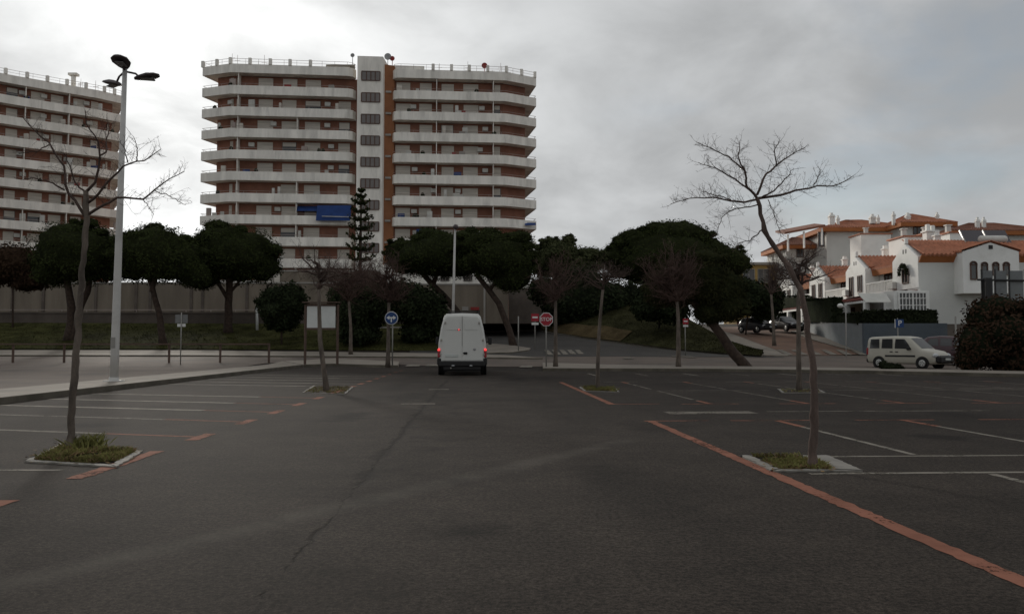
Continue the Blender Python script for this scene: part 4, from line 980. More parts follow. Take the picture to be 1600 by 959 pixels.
b = P(722, 514, d); pine('wide dark pine behind the van, trunk leaning to the left and forking', Vector((b.x, d, T(d))), [([Vector((b.x + .4, d, T(d))), P(716, 490, d), P(695, 465, d), P(668, 437, d), P(650, 415, d)], .40, .22), ([P(676, 446, d), P(684, 425, d), P(690, 405, d)], .24, .15)],
    [(690, 405, 76, 38), (645, 403, 40, 32, 1), (730, 398, 46, 36), (695, 384, 54, 20), (620, 396, 22, 22)], d, 4, 14000, .15, group='pines behind the van')
b = G(803, 541); d = b.y; pine('wide dark pine whose curved trunk rises beside the traffic island', b, [([b, P(792, 505, d), P(780, 475, d), P(762, 450, d), P(744, 428, d)], .30, .2), ([P(764, 452, d), P(790, 430, d), P(800, 415, d)], .16, .1)],
    [(775, 405, 58, 42), (806, 410, 30, 42, 1), (745, 386, 42, 24), (797, 432, 34, 30), (768, 378, 38, 14)], d, 5, 12000, .14, group='pines behind the van')
d = 88
b = P(1050, 500, d); pine('largest dark domed pine, at the top of the grass hill', Vector((b.x, d, T(d))), [([Vector((b.x, d, T(d))), P(1050, 460, d), P(1040, 420, d)], .45, .3)],
    [(1045, 410, 90, 52), (985, 410, 48, 36, 1), (1105, 408, 46, 38, .5), (1058, 370, 54, 26), (1005, 382, 40, 22), (1140, 412, 34, 28), (960, 400, 22, 18)], d, 6, 17000, .18)
b = G(1168, 573.0); d = 42.5; b = P(1166, 575, d)
pine('olive tinted pine with a strongly leaning trunk beside the right pavement', b, [([P(1172, 577, d), P(1150, 555, d), P(1128, 525, d), P(1108, 500, d), P(1085, 478, d), P(1070, 455, d)], .30, .17), ([P(1100, 492, d), P(1125, 470, d), P(1130, 445, d)], .14, .08)],
    [(1088, 440, 52, 42), (1055, 445, 42, 40, .6), (1122, 455, 44, 42, .3), (1092, 408, 46, 20), (1135, 480, 36, 28), (1030, 460, 24, 26), (1110, 490, 30, 22)], d, 7, 16000, .095, 'olivep')
d = 82; b = Vector((P(900, 500, d).x, d, T(d)))
pine('grey green leafy tree with an airy top beyond the stop sign', b, [([b, P(895, 460, d), P(885, 420, d)], .3, .15)],
    [(872, 398, 38, 20), (895, 420, 42, 26), (850, 415, 24, 20), (920, 400, 26, 14), (862, 382, 18, 12), (888, 378, 12, 12)], d, 8, 7000, .2, 'poplar', 'tree', name='leafy_tree', flat=.9)
d = 79.5; b = Vector((P(925, 505, d).x, d, T(d) + 1.0))
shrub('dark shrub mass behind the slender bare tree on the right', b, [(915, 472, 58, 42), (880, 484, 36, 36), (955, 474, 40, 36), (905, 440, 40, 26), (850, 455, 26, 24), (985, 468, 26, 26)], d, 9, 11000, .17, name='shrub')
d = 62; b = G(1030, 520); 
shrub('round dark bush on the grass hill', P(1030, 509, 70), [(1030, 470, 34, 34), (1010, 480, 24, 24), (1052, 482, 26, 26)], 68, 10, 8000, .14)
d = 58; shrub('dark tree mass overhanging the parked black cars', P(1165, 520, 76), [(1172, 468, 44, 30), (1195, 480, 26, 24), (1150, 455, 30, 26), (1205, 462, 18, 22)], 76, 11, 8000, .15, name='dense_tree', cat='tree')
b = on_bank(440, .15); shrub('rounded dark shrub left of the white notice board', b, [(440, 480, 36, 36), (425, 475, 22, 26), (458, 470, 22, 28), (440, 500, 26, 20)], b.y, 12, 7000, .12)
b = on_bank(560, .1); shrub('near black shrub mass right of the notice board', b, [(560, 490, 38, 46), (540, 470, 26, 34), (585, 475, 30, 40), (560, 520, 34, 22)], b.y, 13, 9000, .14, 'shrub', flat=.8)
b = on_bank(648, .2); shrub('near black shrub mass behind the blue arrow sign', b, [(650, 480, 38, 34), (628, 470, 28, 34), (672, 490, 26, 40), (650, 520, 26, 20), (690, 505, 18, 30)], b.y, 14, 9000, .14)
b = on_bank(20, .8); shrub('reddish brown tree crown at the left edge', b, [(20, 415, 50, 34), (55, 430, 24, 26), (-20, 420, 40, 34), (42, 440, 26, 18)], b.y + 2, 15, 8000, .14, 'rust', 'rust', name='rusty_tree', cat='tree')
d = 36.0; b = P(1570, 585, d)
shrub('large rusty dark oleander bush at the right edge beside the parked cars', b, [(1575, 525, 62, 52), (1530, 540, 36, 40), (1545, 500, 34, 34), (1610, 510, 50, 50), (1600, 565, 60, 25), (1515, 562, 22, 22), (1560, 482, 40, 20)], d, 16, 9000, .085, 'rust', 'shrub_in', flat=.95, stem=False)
shrub('small green weed bush on the kerb in front of the beige car', P(1388, 581, 37), [(1388, 573, 14, 7), (1400, 574, 12, 6), (1380, 570, 7, 8)], 37, 17, 500, .06, 'shrub', flat=.9, stem=False)
# norfolk pine
d = 97; nf = thing('norfolk_pine', 'tiered conical Norfolk pine in front of the tower stair shaft', 'pine tree', Vector((P(563, 430, d).x, d, T(d))))
part(MB().tube([Vector((P(563, 430, d).x, d, T(d))), P(563, 380, d), P(565, 293, d)], [.28, .2, .03], 8), 'trunk', M['pinebark'], nf)
rr_ = random.Random(5)
for y, hw in ((298, 6), (307, 10), (317, 17), (330, 18), (342, 23), (356, 26), (371, 27), (388, 29), (404, 28)):
    vs, fs = [], []; br = MB(); c_ = P(564.5 - (y - 293) * .01, y, d); rad = hw * .85 * d / F
    for k in range(11):
        an = k * 2 * math.pi / 11 + rr_.random() * .4; dr = Vector((math.cos(an), math.sin(an), 0)); Lr = rad * rr_.uniform(.8, 1.1)
        pts = [c_ + dr * (Lr * f) + Vector((0, 0, -.18 * rad * math.sin(f * 3) + .32 * rad * f * f)) for f in (0, .33, .66, 1)]
        br.tube(pts, [.07, .05, .04, .02], 4, False)
        for _ in range(int(9 + 7 * rad)):
            f = rr_.uniform(.15, 1.02); i = min(2, int(f * 3)); p = pts[i].lerp(pts[i + 1], min(1, f * 3 - i)); leaf(vs, fs, p + Vector((rr_.gauss(0, .09), rr_.gauss(0, .09), rr_.gauss(.03, .07))), Vector((rr_.gauss(0, 1), rr_.gauss(0, 1), rr_.gauss(0, 1))).normalized(), .2, rr_)
    l2 = MB(); l2.add(vs, fs); join_two(br, l2, 'branch_tier', M['pinebark'], M['pine'], nf)
# small yucca with white trunk
b = on_bank(402, .72); yu = thing('young_palm', 'young spiky palm with white painted trunk beside the dark shrub', 'palm', b)
part(MB().tube([b, P(401, 476, b.y)], [.13, .1], 8), 'trunk', M['whitesign'], yu); sp = MB(); rr_ = random.Random(9); c_ = P(401, 474, b.y)
for _ in range(60):
    dr = Vector((rr_.gauss(0, 1), rr_.gauss(0, 1), rr_.gauss(.4, .8))).normalized(); s_ = dr.cross(Vector((0, 0, 1))).normalized() * .06; sp.add([c_ - s_, c_ + s_, c_ + dr * rr_.uniform(.6, 1.0)], [(0, 1, 2)])
part(sp, 'fronds', M['shrub'], yu)

# ------------------------------------------------------------------ bare trees of the car park
GB = 'bare young trees planted in the car park'
bare_tree('bare tree in the left planter with wide spreading thorny crown', 9.38, [(110, 702), (112, 640), (118, 560), (124, 480), (129, 420), (133, 370), (135, 345), (135.5, 298)], [
    ([(133, 338), (117, 314), (103, 298), (102, 277), (101, 262), (92, 250), (77, 225), (55, 205), (36, 184)], .022, .005),
    ([(101, 297), (79, 285), (52, 278), (36, 281)], .013, .004),
    ([(135.6, 299), (148, 285), (154, 264), (156, 243), (154, 222), (146, 210), (133, 191), (133, 172)], .020, .004),
    ([(156, 243), (167, 237), (166, 218), (170, 202), (167, 183)], .013, .004),
    ([(136, 318), (150, 306), (175, 279), (194, 259), (213, 252), (229, 250), (252, 233)], .020, .004),
    ([(199, 254), (195, 235), (188, 220)], .009, .003), ([(213, 252), (215, 235), (209, 214)], .009, .003),
    ([(138, 335), (154, 325), (186, 308), (224, 311), (247, 293), (269, 277), (288, 268)], .021, .004),
    ([(242, 298), (259, 304), (290, 320)], .007, .003), ([(224, 311), (240, 335)], .006, .003),
    ([(133, 300), (117, 285), (111, 264), (100, 240)], .013, .004), ([(77, 226), (60, 236), (30, 240)], .009, .003)], 21, .043, .029, GB, 'bark', .26, 24, .0026)
bare_tree('bare leaning crooked tree in the right planter against the sky', 7.9, [(1265, 731), (1271, 690), (1273, 640), (1270, 580), (1263, 520), (1255, 470), (1240, 428), (1223, 403), (1203, 374), (1191, 358), (1194, 343), (1187, 326), (1183, 309)], [
    ([(1183, 310), (1166, 291), (1164, 267), (1154, 248), (1156, 220)], .017, .003), ([(1166, 270), (1139, 245), (1112, 232), (1088, 222)], .010, .003),
    ([(1170, 296), (1142, 275), (1120, 264), (1091, 254)], .011, .003), ([(1183, 304), (1194, 275), (1213, 259), (1234, 243), (1258, 231)], .016, .003),
    ([(1213, 259), (1210, 237), (1218, 219)], .008, .003), ([(1184, 310), (1218, 305), (1248, 297), (1272, 291), (1307, 291), (1333, 275)], .017, .003),
    ([(1272, 291), (1283, 265)], .006, .003), ([(1191, 308), (1215, 294), (1240, 264)], .011, .003), ([(1182, 312), (1161, 316), (1120, 309), (1077, 310), (1048, 319)], .013, .003),
    ([(1142, 312), (1096, 299)], .007, .003), ([(1184, 320), (1150, 326), (1129, 337), (1120, 366)], .008, .002), ([(1191, 359), (1172, 375), (1145, 382)], .008, .002), ([(1200, 312), (1213, 345), (1221, 370)], .005, .002)], 22, .041, .019, GB, 'barkpink', .22, 40, .0021)
bush_tree('bare tree leaning left in the far left planter, in front of the notice board', 21.4, [(511, 611), (505, 570), (500, 530), (499, 490), (498, 452)], (497, 420, 58, 42), 31, .075, GB, 'twig', 20, 8, tr=.006)
bush_tree('slender pale bare tree in the small planter right of the stop sign', 21.9, [(934, 609), (934, 560), (936, 520), (939, 480), (942, 452)], (940, 425, 52, 34), 32, .06, GB, 'twig', 18, 8, tr=.006)
bush_tree('forked bare tree standing behind the crooked leaning tree', 21.4, [(1249, 610), (1248, 560), (1248, 510), (1247, 468), (1250, 445)], (1258, 418, 62, 36), 33, .075, GB, 'twig', 20, 8, tr=.007)
bush_tree('reddish twiggy tree beside the blue arrow sign', 42.5, [(606, 571), (607, 530), (607, 495), (608, 470)], (605, 435, 50, 46), 34, .12, None, 'twigred', 40, 11, tr=.013)
bush_tree('bare brown tree directly right of the stop sign', 40.8, [(868, 574), (868, 530), (868, 500), (868, 468)], (872, 430, 46, 48), 35, .12, None, 'twigred', 34, 11, tr=.011)
bush_tree('dense brownish bare tree on the right pavement in front of the olive pine', 40.5, [(1060, 575), (1060, 540), (1060, 500), (1058, 470)], (1048, 425, 58, 50), 36, .13, None, 'twigred', 44, 11, tr=.013)
bush_tree('brown twiggy tree behind the notice board', 58, [(548, 552), (548, 510), (545, 470)], (540, 430, 62, 45), 37, .14, None, 'twigred', 40, 11, tr=.016)
bush_tree('pale wintry tree in front of the terraced houses', 62, [(1210, 538), (1208, 500), (1205, 460)], (1230, 420, 42, 36), 38, .14, None, 'twig', 26, 9, tr=.014)

# ------------------------------------------------------------------ planters
def planter(label, cs, w=.13, tall=True, seed=0, bh=.12, n=900, dead=.3, widths=None):
    c = [Vector((p.x, p.y, 0)) for p in cs]; cen = sum(c, Vector()) / 4; t = thing('tree_planter', label, 'planter', cen, 0, 'planting pits in the car park')
    widths = widths or (w,) * 4
    def edge(i):
        a, b = c[i], c[(i + 1) % 4]; d = (b - a).normalized(); nn = Vector((-d.y, d.x, 0))
        if nn.dot(cen - a) < 0: nn = -nn
        return a + nn * widths[i], d
    inn = []
    for i in range(4):
        (p0_, d0_), (p1_, d1_) = edge(i - 1), edge(i); den = d0_.x * d1_.y - d0_.y * d1_.x; dl_ = p1_ - p0_
        inn.append(p0_ + d0_ * ((dl_.x * d1_.y - dl_.y * d1_.x) / den))
    for i in range(4):
        j = (i + 1) % 4; h = .016 + .003 * (i % 2)
        rk_ = random.Random(seed * 10 + i); up_ = Vector((0, 0, h)); kk = 16
        oo = [c[i].lerp(c[j], q / kk) + Vector((rk_.gauss(0, .008), rk_.gauss(0, .008), 0)) for q in range(kk + 1)]; ii = [inn[i].lerp(inn[j], q / kk) + Vector((rk_.gauss(0, .012), rk_.gauss(0, .012), 0)) for q in range(kk + 1)]
        part(loft(MB(), [[p - up_ * 3 for p in oo], [p + up_ for p in oo], [p.lerp(q, .5) + up_ * rk_.uniform(1.0, 1.15) for p, q in zip(oo, ii)], [p + up_ for p in ii], [p - up_ * 3 for p in ii]]), 'kerb_stone', M['kerb'], t)
    part(MB().add([p + Vector((0, 0, -.02)) for p in inn], [(0, 1, 2, 3)]), 'soil', M['soil'], t)
    r_ = random.Random(seed)
    def rp():
        while True:
            u, v = r_.random(), r_.random(); p = inn[0].lerp(inn[1], u).lerp(inn[3].lerp(inn[2], u), v)
            if noise.noise(p * 2.3 + Vector((seed, 0, 0))) > -.18: return Vector((p.x, p.y, .01))
    g1, g2 = MB(), MB()
    blades(g1, [rp() for _ in range(n)], r_, bh, .55, .008); blades(g2, [rp() for _ in range(int(n * dead))], r_, bh * .8, .7, .008)
    me = g1.mesh('grass'); o = part(g1, 'grass', M['blade']); tag(o, label.replace('planting pit', 'weedy grass growing in the pit'), 'grass', None, 'stuff')
    o2 = part(g2, 'dry_grass', M['deadblade']); tag(o2, label.replace('planting pit', 'dry grass stalks in the pit'), 'grass', None, 'stuff')
    lt_v, lt_f = [], []
    for _ in range(int(n * .10)):
        p = rp(); q = cen + (p - cen) * r_.uniform(.3, 1.55); q.z = .022
        leaf(lt_v, lt_f, q, Vector((r_.gauss(0, .25), r_.gauss(0, .25), 1)).normalized(), r_.uniform(.012, .03), r_)
    lt = MB(); lt.add(lt_v, lt_f); tag(part(lt, 'leaves', M['deadblade']), label.replace('planting pit', 'fallen dry leaves scattered on the pit'), 'leaves', None, 'stuff')
    return inn
inn = planter('planting pit around the large bare tree at left', [G(40, 722), G(182, 731), G(225, 706), G(98, 693)], .13, True, 1, .055, 2600, .9, (.09, .09, .08, .07))
tf = MB(); r_ = random.Random(4); c_ = G(137, 700); blades(tf, [c_ + Vector((r_.gauss(0, .1), r_.gauss(0, .1), .03)) for _ in range(160)], r_, .13, .6, .012); tag(part(tf, 'weed_clump', M['blade']), 'taller leafy weed clump beside the left bare trunk', 'weed')
planter('planting pit around the crooked leaning tree at right', [G(1206, 737), G(1348, 737), G(1292, 713), G(1157, 713)], .11, True, 2, .05, 2000, .8, (.08, .26, .07, .10))
planter('planting pit around the far left tree leaning in front of the notice board', [G(472, 614), G(540, 616), G(552, 605), G(490, 603)], .14, True, 3, .05, 420, 1.2, (.05, .05, .05, .05))
planter('planting pit around the slender pale tree on the right', [G(912, 611), G(968, 613), G(962, 607), G(905, 605)], .14, True, 4, .09, 800, .5, (.06, .06, .06, .06))
planter('planting pit around the forked bare tree on the right', [G(1222, 614), G(1290, 614), G(1278, 608), G(1215, 608)], .14, True, 5, .04, 150, .8, (.06, .06, .06, .06))
# grass tufts on the banks
for rows, nm, nlab, seed in ((bankrows, 'grass', 'green grass on the bank below the left pines', 6), (hillrows, 'grass', 'grass on the hill beside the climbing road', 7)):
    r_ = random.Random(seed); gb = MB(); pts = []
    for _ in range(9000):
        i, k = r_.randrange(len(rows) - 1), r_.randrange(len(rows[0]) - 1); u, v = r_.random(), r_.random()
        pts.append(rows[i][k].lerp(rows[i][k + 1], u).lerp(rows[i + 1][k].lerp(rows[i + 1][k + 1], u), v))
    blades(gb, pts, r_, .07, .8, .04); tag(part(gb, nm, M['blade_far']), nlab, 'grass', None, 'stuff')

# ------------------------------------------------------------------ street lamps, signs, fence, notice board
d = 24.0; b = P(178, 594, d); b.z = .14; top = P(195.5, 98, d)
lp = thing('street_lamp', 'tall pale street lamp with three dark heads on the left pavement', 'street lamp', b)
part(MB().tube([b, b.lerp(top, .1), b.lerp(top, .5), top], [.125, .12, .095, .065], 14), 'pole', M['white_metal'], lp)
part(MB().lathe([(.3, 0), (.3, .02), (.14, .03), (.14, .12)], b, 'z', 14), 'base_plate', M['white_metal'], lp)
part(MB().box(b + Vector((.0, -.118, 1.15)), (.13, .02, .32)), 'access_door', M['pole'], lp)
for (hx, hy, dd, ang) in ((190, 98, -.30, 100), (229, 121, .15, 5), (177, 131, .45, 215)):
    c_ = P(hx, hy, d + dd); a0 = P(195, 112, d); dr = Vector((c_.x - a0.x, c_.y - a0.y, 0)).normalized()
    part(MB().tube([a0, a0.lerp(c_, .5) + Vector((0, 0, .02)), c_ - dr * .22], .032, 7), 'arm', M['lampdark'], lp)
    hd = MB(); sd = Vector((-dr.y, dr.x, 0)); tilt = Vector((0, 0, .11))
    secs = []
    for f, w_, h_ in ((-.34, .08, .05), (-.22, .17, .09), (0, .27, .12), (.22, .25, .09), (.36, .13, .04)):
        c2 = c_ + dr * f + tilt * (f * 2); secs.append([c2 + sd * (w_ * math.cos(a_)) + Vector((0, 0, h_ * (math.sin(a_) if math.sin(a_) > 0 else math.sin(a_) * .45))) for a_ in [i * math.pi / 6 for i in range(13)]])
    loft(hd, secs, True); hd.add(secs[0][:-1], [tuple(range(11, -1, -1))]); hd.add(secs[-1][:-1], [tuple(range(12))])
    hh2 = part(hd, 'lamp_head', M['lampdark'], lp)
    part(MB().box((c_.x + dr.x * .03, c_.y + dr.y * .03, c_.z - .06), (.42, .24, .03), math.atan2(dr.y, dr.x), .012), 'lens', M['lamplens'], hh2)
d = 59; b = P(706.5, 550, d); b.z = T(d); top = P(711, 356, d)
lp2 = thing('street_lamp', 'slim single headed street lamp rising behind the van', 'street lamp', b)
part(MB().tube([b, b.lerp(top, .5), top], [.12, .1, .07], 10), 'pole', M['white_metal'], lp2)
part(MB().blob(top + Vector((.06, -.1, .05)), (.2, .3, .2), 1, .05), 'lamp_head', M['lampdark'], lp2)
q = P(1322, 549, 56); q.z = T(56); gt = P(1321.5, 482, 56)
lp3 = thing('globe_lamp', 'small curved lamp with a white globe by the blue wall', 'street lamp', q)
part(MB().tube([q, gt, gt + Vector((-.08, 0, .1)), gt + Vector((-.25, 0, .14))], .04, 7), 'pole', M['white_metal'], lp3)
part(MB().blob(gt + Vector((-.38, 0, .2)), (.21, .21, .16), 1, .02, 1, 14, 10), 'globe', M['globe'], lp3)

def pole_sign(name, label, px, pbase, ptop, d, r=.035, z=None, m='pole'):
    b = P(px, pbase, d)
    if z is not None: b.z = z
    t = thing(name, label, 'road sign', b); tp = P(px, ptop, d)
    part(MB().tube([b, Vector((b.x, b.y, tp.z))], r, 8), 'pole', M[m], t); return t
def disc(c, r, n=28, th=.02): return MB().lathe([(r, -th), (r, th)], c, 'y', n, False)
def flat(poly, c, k, dy, th=.008): return MB().extrude([(c.x + x * k, c.y - dy, c.z + y * k) for x, y in poly], (0, -th, 0))
d = 42.3; t = pole_sign('direction_sign', 'round blue sign with a white two way arrow on a slim pole', 613, 572, 486, d, .035, .137)
c_ = P(612, 497, d); c_.y -= .08; r_s = 10.3 * d / F
part(disc(c_, r_s), 'sign_rim', M['whitesign'], t); c2 = c_ - Vector((0, .022, 0)); part(disc(c2, r_s * .9), 'sign_face', M['bluesign'], t)
ar = flat([(-.09, -.62), (.09, -.62), (.09, 0), (-.09, 0)], c2, r_s, .021)
for e in (-1, 1):
    ar.add(flat([(e * .0, .16), (e * .3, .2), (e * .3, .38), (e * .74, .06), (e * .3, -.26), (e * .3, -.06), (e * .0, -.02)][::e], c2, r_s, .021).v, [tuple(range(6, -1, -1)), tuple(range(7, 14))] + [(i, (i + 1) % 7, (i + 1) % 7 + 7, i + 7) for i in range(7)])
part(ar, 'arrow', M['whitesign'], t)
def lettering(txt, c, size, m, parent, name='lettering'):
    cu = bpy.data.curves.new(name, 'FONT'); cu.body = txt; cu.size = size; cu.align_x = 'CENTER'; cu.align_y = 'CENTER'; cu.extrude = .004; cu.offset = size * .012
    cu.materials.append(m); tmp = bpy.data.objects.new(name, cu); C.objects.link(tmp); bpy.context.view_layer.update(); me = bpy.data.meshes.new_from_object(tmp.evaluated_get(bpy.context.evaluated_depsgraph_get())); bpy.data.objects.remove(tmp, do_unlink=True)
    o = bpy.data.objects.new(name, me); C.objects.link(o); o.parent = parent; o.location = Vector(c) - origin(parent); o.rotation_euler = (math.pi / 2, 0, 0); return o
d = 40.5; t = pole_sign('stop_sign', 'red octagonal STOP sign on a pole beside the bare tree', 853.5, 577, 488, d, .035, .14)
c_ = P(853.5, 499, d); c_.y -= .07; ro = 11.2 * d / F
octo = lambda s: [(math.cos(R(22.5 + 45 * i)) * s, math.sin(R(22.5 + 45 * i)) * s) for i in range(8)]
part(flat(octo(1.0), c_, ro, 0, .02), 'sign_rim', M['whitesign'], t); part(flat(octo(.9), c_, ro, .0205, .012), 'sign_face', M['redsign'], t)
lettering('STOP', c_ - Vector((0, .04, 0)), ro * .70, M['whitesign'], t)
def noentry(label, px, py, pb, d, s):
    b = P(px, pb, d); t = pole_sign('no_entry_sign', label, px, pb, py - 6, d, .035); c_ = P(px, py, d); c_.y -= .06
    part(MB().box(c_, (s, .03, s), 0), 'sign_face', M['redsign'], t); part(MB().box(c_ - Vector((0, .02, -.01)), (s * .7, .02, s * .22)), 'white_bar', M['whitesign'], t)
    part(MB().box(c_ + Vector((0, 0, -s * .82)), (s * .92, .03, s * .3)), 'plate', M['whitesign'], t)
noentry('small red no entry sign with white plate left of the stop sign', 836, 496, 545, 58, .55)
noentry('small red no entry sign beside the brownish bare tree', 1071, 502, 558, 58, .4)
d = 50; t = pole_sign('parking_sign', 'blue parking sign with a white P behind the beige car', 1404, 566, 497, d, .035, T(d))
c_ = P(1405, 505, d); c_.y -= .06; part(MB().box(c_, (.5, .03, .5), 0), 'sign_face', M['bluesign'], t)
part(MB().box(c_ + Vector((-.28, .02, -.02)), (.03, .05, .54)), 'sign_edge', M['whitesign'], t)
lettering('P', c_ - Vector((0, .022, 0)), .46, M['whitesign'], t)
d = 47; t = pole_sign('road_sign', 'grey back of a square road sign with a small plate, by the wooden fence', 282, 569, 488, d, .035, T(d))
c_ = P(283, 498, d); part(MB().box((c_.x, c_.y + .05, c_.z), (.72, .03, .5)), 'sign_back', M['signback'], t); c_ = P(283, 508, d); part(MB().box((c_.x, c_.y + .05, c_.z), (.48, .03, .17)), 'plate', M['whitesign'], t)
t = pole_sign('marker_post', 'thin bare grey post on the traffic island', 810, 548, 494, 57, .04)
t = pole_sign('marker_post', 'tall grey post standing beside the dark red car', 1495, 575, 494, 41, .045, 0)
# wooden fence
fb = P(264, 566, 49); fe = thing('wooden_fence', 'brown wooden post and rail fence along the left asphalt', 'fence', Vector((fb.x, 49, T(49))))
xs_ = (20, 100, 183, 264, 344, 420); tops = []
for i, x in enumerate(xs_):
    dd = 49 - .35 * i * 0; p = P(x, 565, dd); p.z = T(dd); tz = P(x, 536, dd).z; tops.append(Vector((p.x, p.y, tz)))
    part(MB().box((p.x, p.y, (p.z + tz) / 2 - .05), (.12, .11, tz - p.z + .1), 0, .02), 'post', M['wood'], fe)
a_ = tops[0] - Vector((6, 0, 0))
for p, q in zip([a_] + tops, tops): part(MB().extrude([p + Vector((0, -.075, -.10)), q + Vector((-.01, -.075, -.10)), q + Vector((-.01, -.075, -.01)), p + Vector((0, -.075, -.01))], (0, -.06, 0)), 'rail', M['wood'], fe)
# notice board
d = 45.5; l0, l1 = P(477, 570, d), P(527, 572.5, d); nb_ = thing('notice_board', 'blank white notice board in a brown wooden frame on two posts', 'notice board', Vector(((l0.x + l1.x) / 2, d, .137)))
for x in (476.5, 527): p = P(x, 570, d); zt_ = P(x, 475.5, d).z; part(MB().box((p.x, d, (.13 + zt_) / 2), (.13, .12, zt_ - .13), 0, .02), 'post', M['wood'], nb_)
pa, pb = P(480, 478, d), P(524, 512, d); w_ = pb.x - pa.x; cz = (pa.z + pb.z) / 2; cxm = (pa.x + pb.x) / 2
part(MB().box((cxm, d, cz), (w_, .05, pa.z - pb.z)), 'panel', M['board'], nb_)
part(MB().box((cxm, d, pa.z + .06), (w_ + .02, .12, .13)).box((cxm, d, pb.z - .06), (w_ + .02, .1, .12)), 'frame', M['wood'], nb_)
part(MB().box((cxm, d - .05, pa.z + .2), (w_ + .5, .35, .06), 0, .015), 'cap_board', M['wood'], nb_)
# hoarding at the right
d = 52; hz = thing('hoarding', 'grey sheet metal hoarding on dark steel posts above the rusty bush', 'hoarding', P(1570, 560, d))
for x0, x1 in ((1533, 1552.5), (1553.5, 1574.5), (1575.5, 1600), (1601, 1640)):
    p, q = P(x0, 423, d), P(x1, 500, d); part(MB().box(((p.x + q.x) / 2, d, (p.z + q.z) / 2), (q.x - p.x, .06, p.z - q.z)), 'panel', M['screen'], hz)
for x in (1532.5, 1553, 1575, 1600): p = P(x, 421, d); part(MB().box((p.x, d - .07, p.z / 2), (.1, .07, p.z), 0), 'post', M['darkframe'], hz)
p = P(1543, 434, d - .3); part(MB().box((p.x, d - .3, p.z / 2), (.42, .3, p.z), 0, .03), 'pillar', M['darkframe'], hz)
p, q = P(1527, 437, d - .12), P(1640, 439, d - .12); part(MB().tube([p, q], .07, 6), 'beam', M['darkframe'], hz)

# ------------------------------------------------------------------ vehicles
def lerp(a, b, t): return a + (b - a) * t
class Shell:
    """body shell lofted along x from stations (x, z bottom, z belt, z roof, half width belt, half width roof)"""
    def __init__(s, st): s.st = st
    def at(s, x):
        st = s.st
        for a, b in zip(st, st[1:]):
            if x <= b[0]: t = (x - a[0]) / (b[0] - a[0]); return [lerp(p, q, max(0, t)) for p, q in zip(a, b)]
        return list(st[-1])
    def section(s, x):
        _, zb, zs, zr, wb, wr = s.at(x)
        return [(0, zb), (wb * .9, zb), (wb * .985, zb + .12), (wb, lerp(zb, zs, .55)), (wb * .985, zs), (lerp(wb, wr, .5), lerp(zs, zr, .52)), (wr, lerp(zs, zr, .9)), (wr * .86, zr), (0, zr + .025)]
    def body(s, n=40):
        x0, x1 = s.st[0][0], s.st[-1][0]; xs = sorted(set([q[0] for q in s.st] + [lerp(x0, x1, i / n) for i in range(n + 1)])); rows = []
        for x in xs:
            h = s.section(x); rows.append([(x, y, z) for y, z in h] + [(x, -y, z) for y, z in h[-2:0:-1]] + [(x, h[0][0], h[0][1])])
        m_ = MB(); loft(m_, rows, True)
        for r, f in ((rows[0], 1), (rows[-1], -1)): m_.add(r[:-1], [tuple(range(len(r) - 1))[::f]])
        return m_
    def side_pt(s, x, f, side, off=.012):
        h = s.section(x); (a, b, c) = h[4], h[5], h[6]
        y, z = (lerp(a[0], b[0], f * 2), lerp(a[1], b[1], f * 2)) if f < .5 else (lerp(b[0], c[0], f * 2 - 1), lerp(b[1], c[1], f * 2 - 1))
        return (x, side * (y + off), z + off * .25)
    def side_window(s, x0, x1, side, f0=.14, f1=.9, cut0=0, cut1=0):
        m_ = MB(); rows = []
        for j in range(5):
            f = lerp(f0, f1, j / 4); rows.append([s.side_pt(lerp(x0 + cut0 * j / 4, x1 - cut1 * j / 4, i / 6), f, side) for i in range(7)])
        loft(m_, rows, True); return m_
    def top_pt(s, x, t, off=.012):
        _, zb, zs, zr, wb, wr = s.at(x); y = t * wr * .86; return (x, y, zr + .025 * (1 - abs(t)) + off)
    def screen(s, x0, x1, wf=.97):
        m_ = MB(); rows = [[s.top_pt(lerp(x0, x1, i / 6), lerp(-wf, wf, j / 6), .014) for j in range(7)] for i in range(7)]; loft(m_, rows, True); return m_
def wheel(parent, x, y, r, side, w=.2):
    wm = part(MB().lathe([(r * .6, -w / 2), (r * .92, -w / 2), (r, -w / 3), (r, w / 3), (r * .92, w / 2), (r * .6, w / 2)], (x, y, r), 'y', 22), 'wheel', M['rubber'], parent, False)
    h = MB(); yo = y + side * (w / 2 - .02); h.lathe([(r * .62, -.02), (r * .62, .022), (r * .5, .03), (r * .15, .02)] if side > 0 else [(r * .15, -.02), (r * .5, -.03), (r * .62, -.022), (r * .62, .02)], (x, yo, r), 'y', 18); part(h, 'rim', M['rim'], wm, False)
    hb = MB()
    for k in range(5): a_ = k * 2 * math.pi / 5; hb.box((x + math.cos(a_) * r * .36, yo + side * .03, r + math.sin(a_) * r * .36), (r * .14, .012, r * .14), 0)
    part(hb, 'rim_holes', M['black'], wm, False)['kind'] = 'stuff'
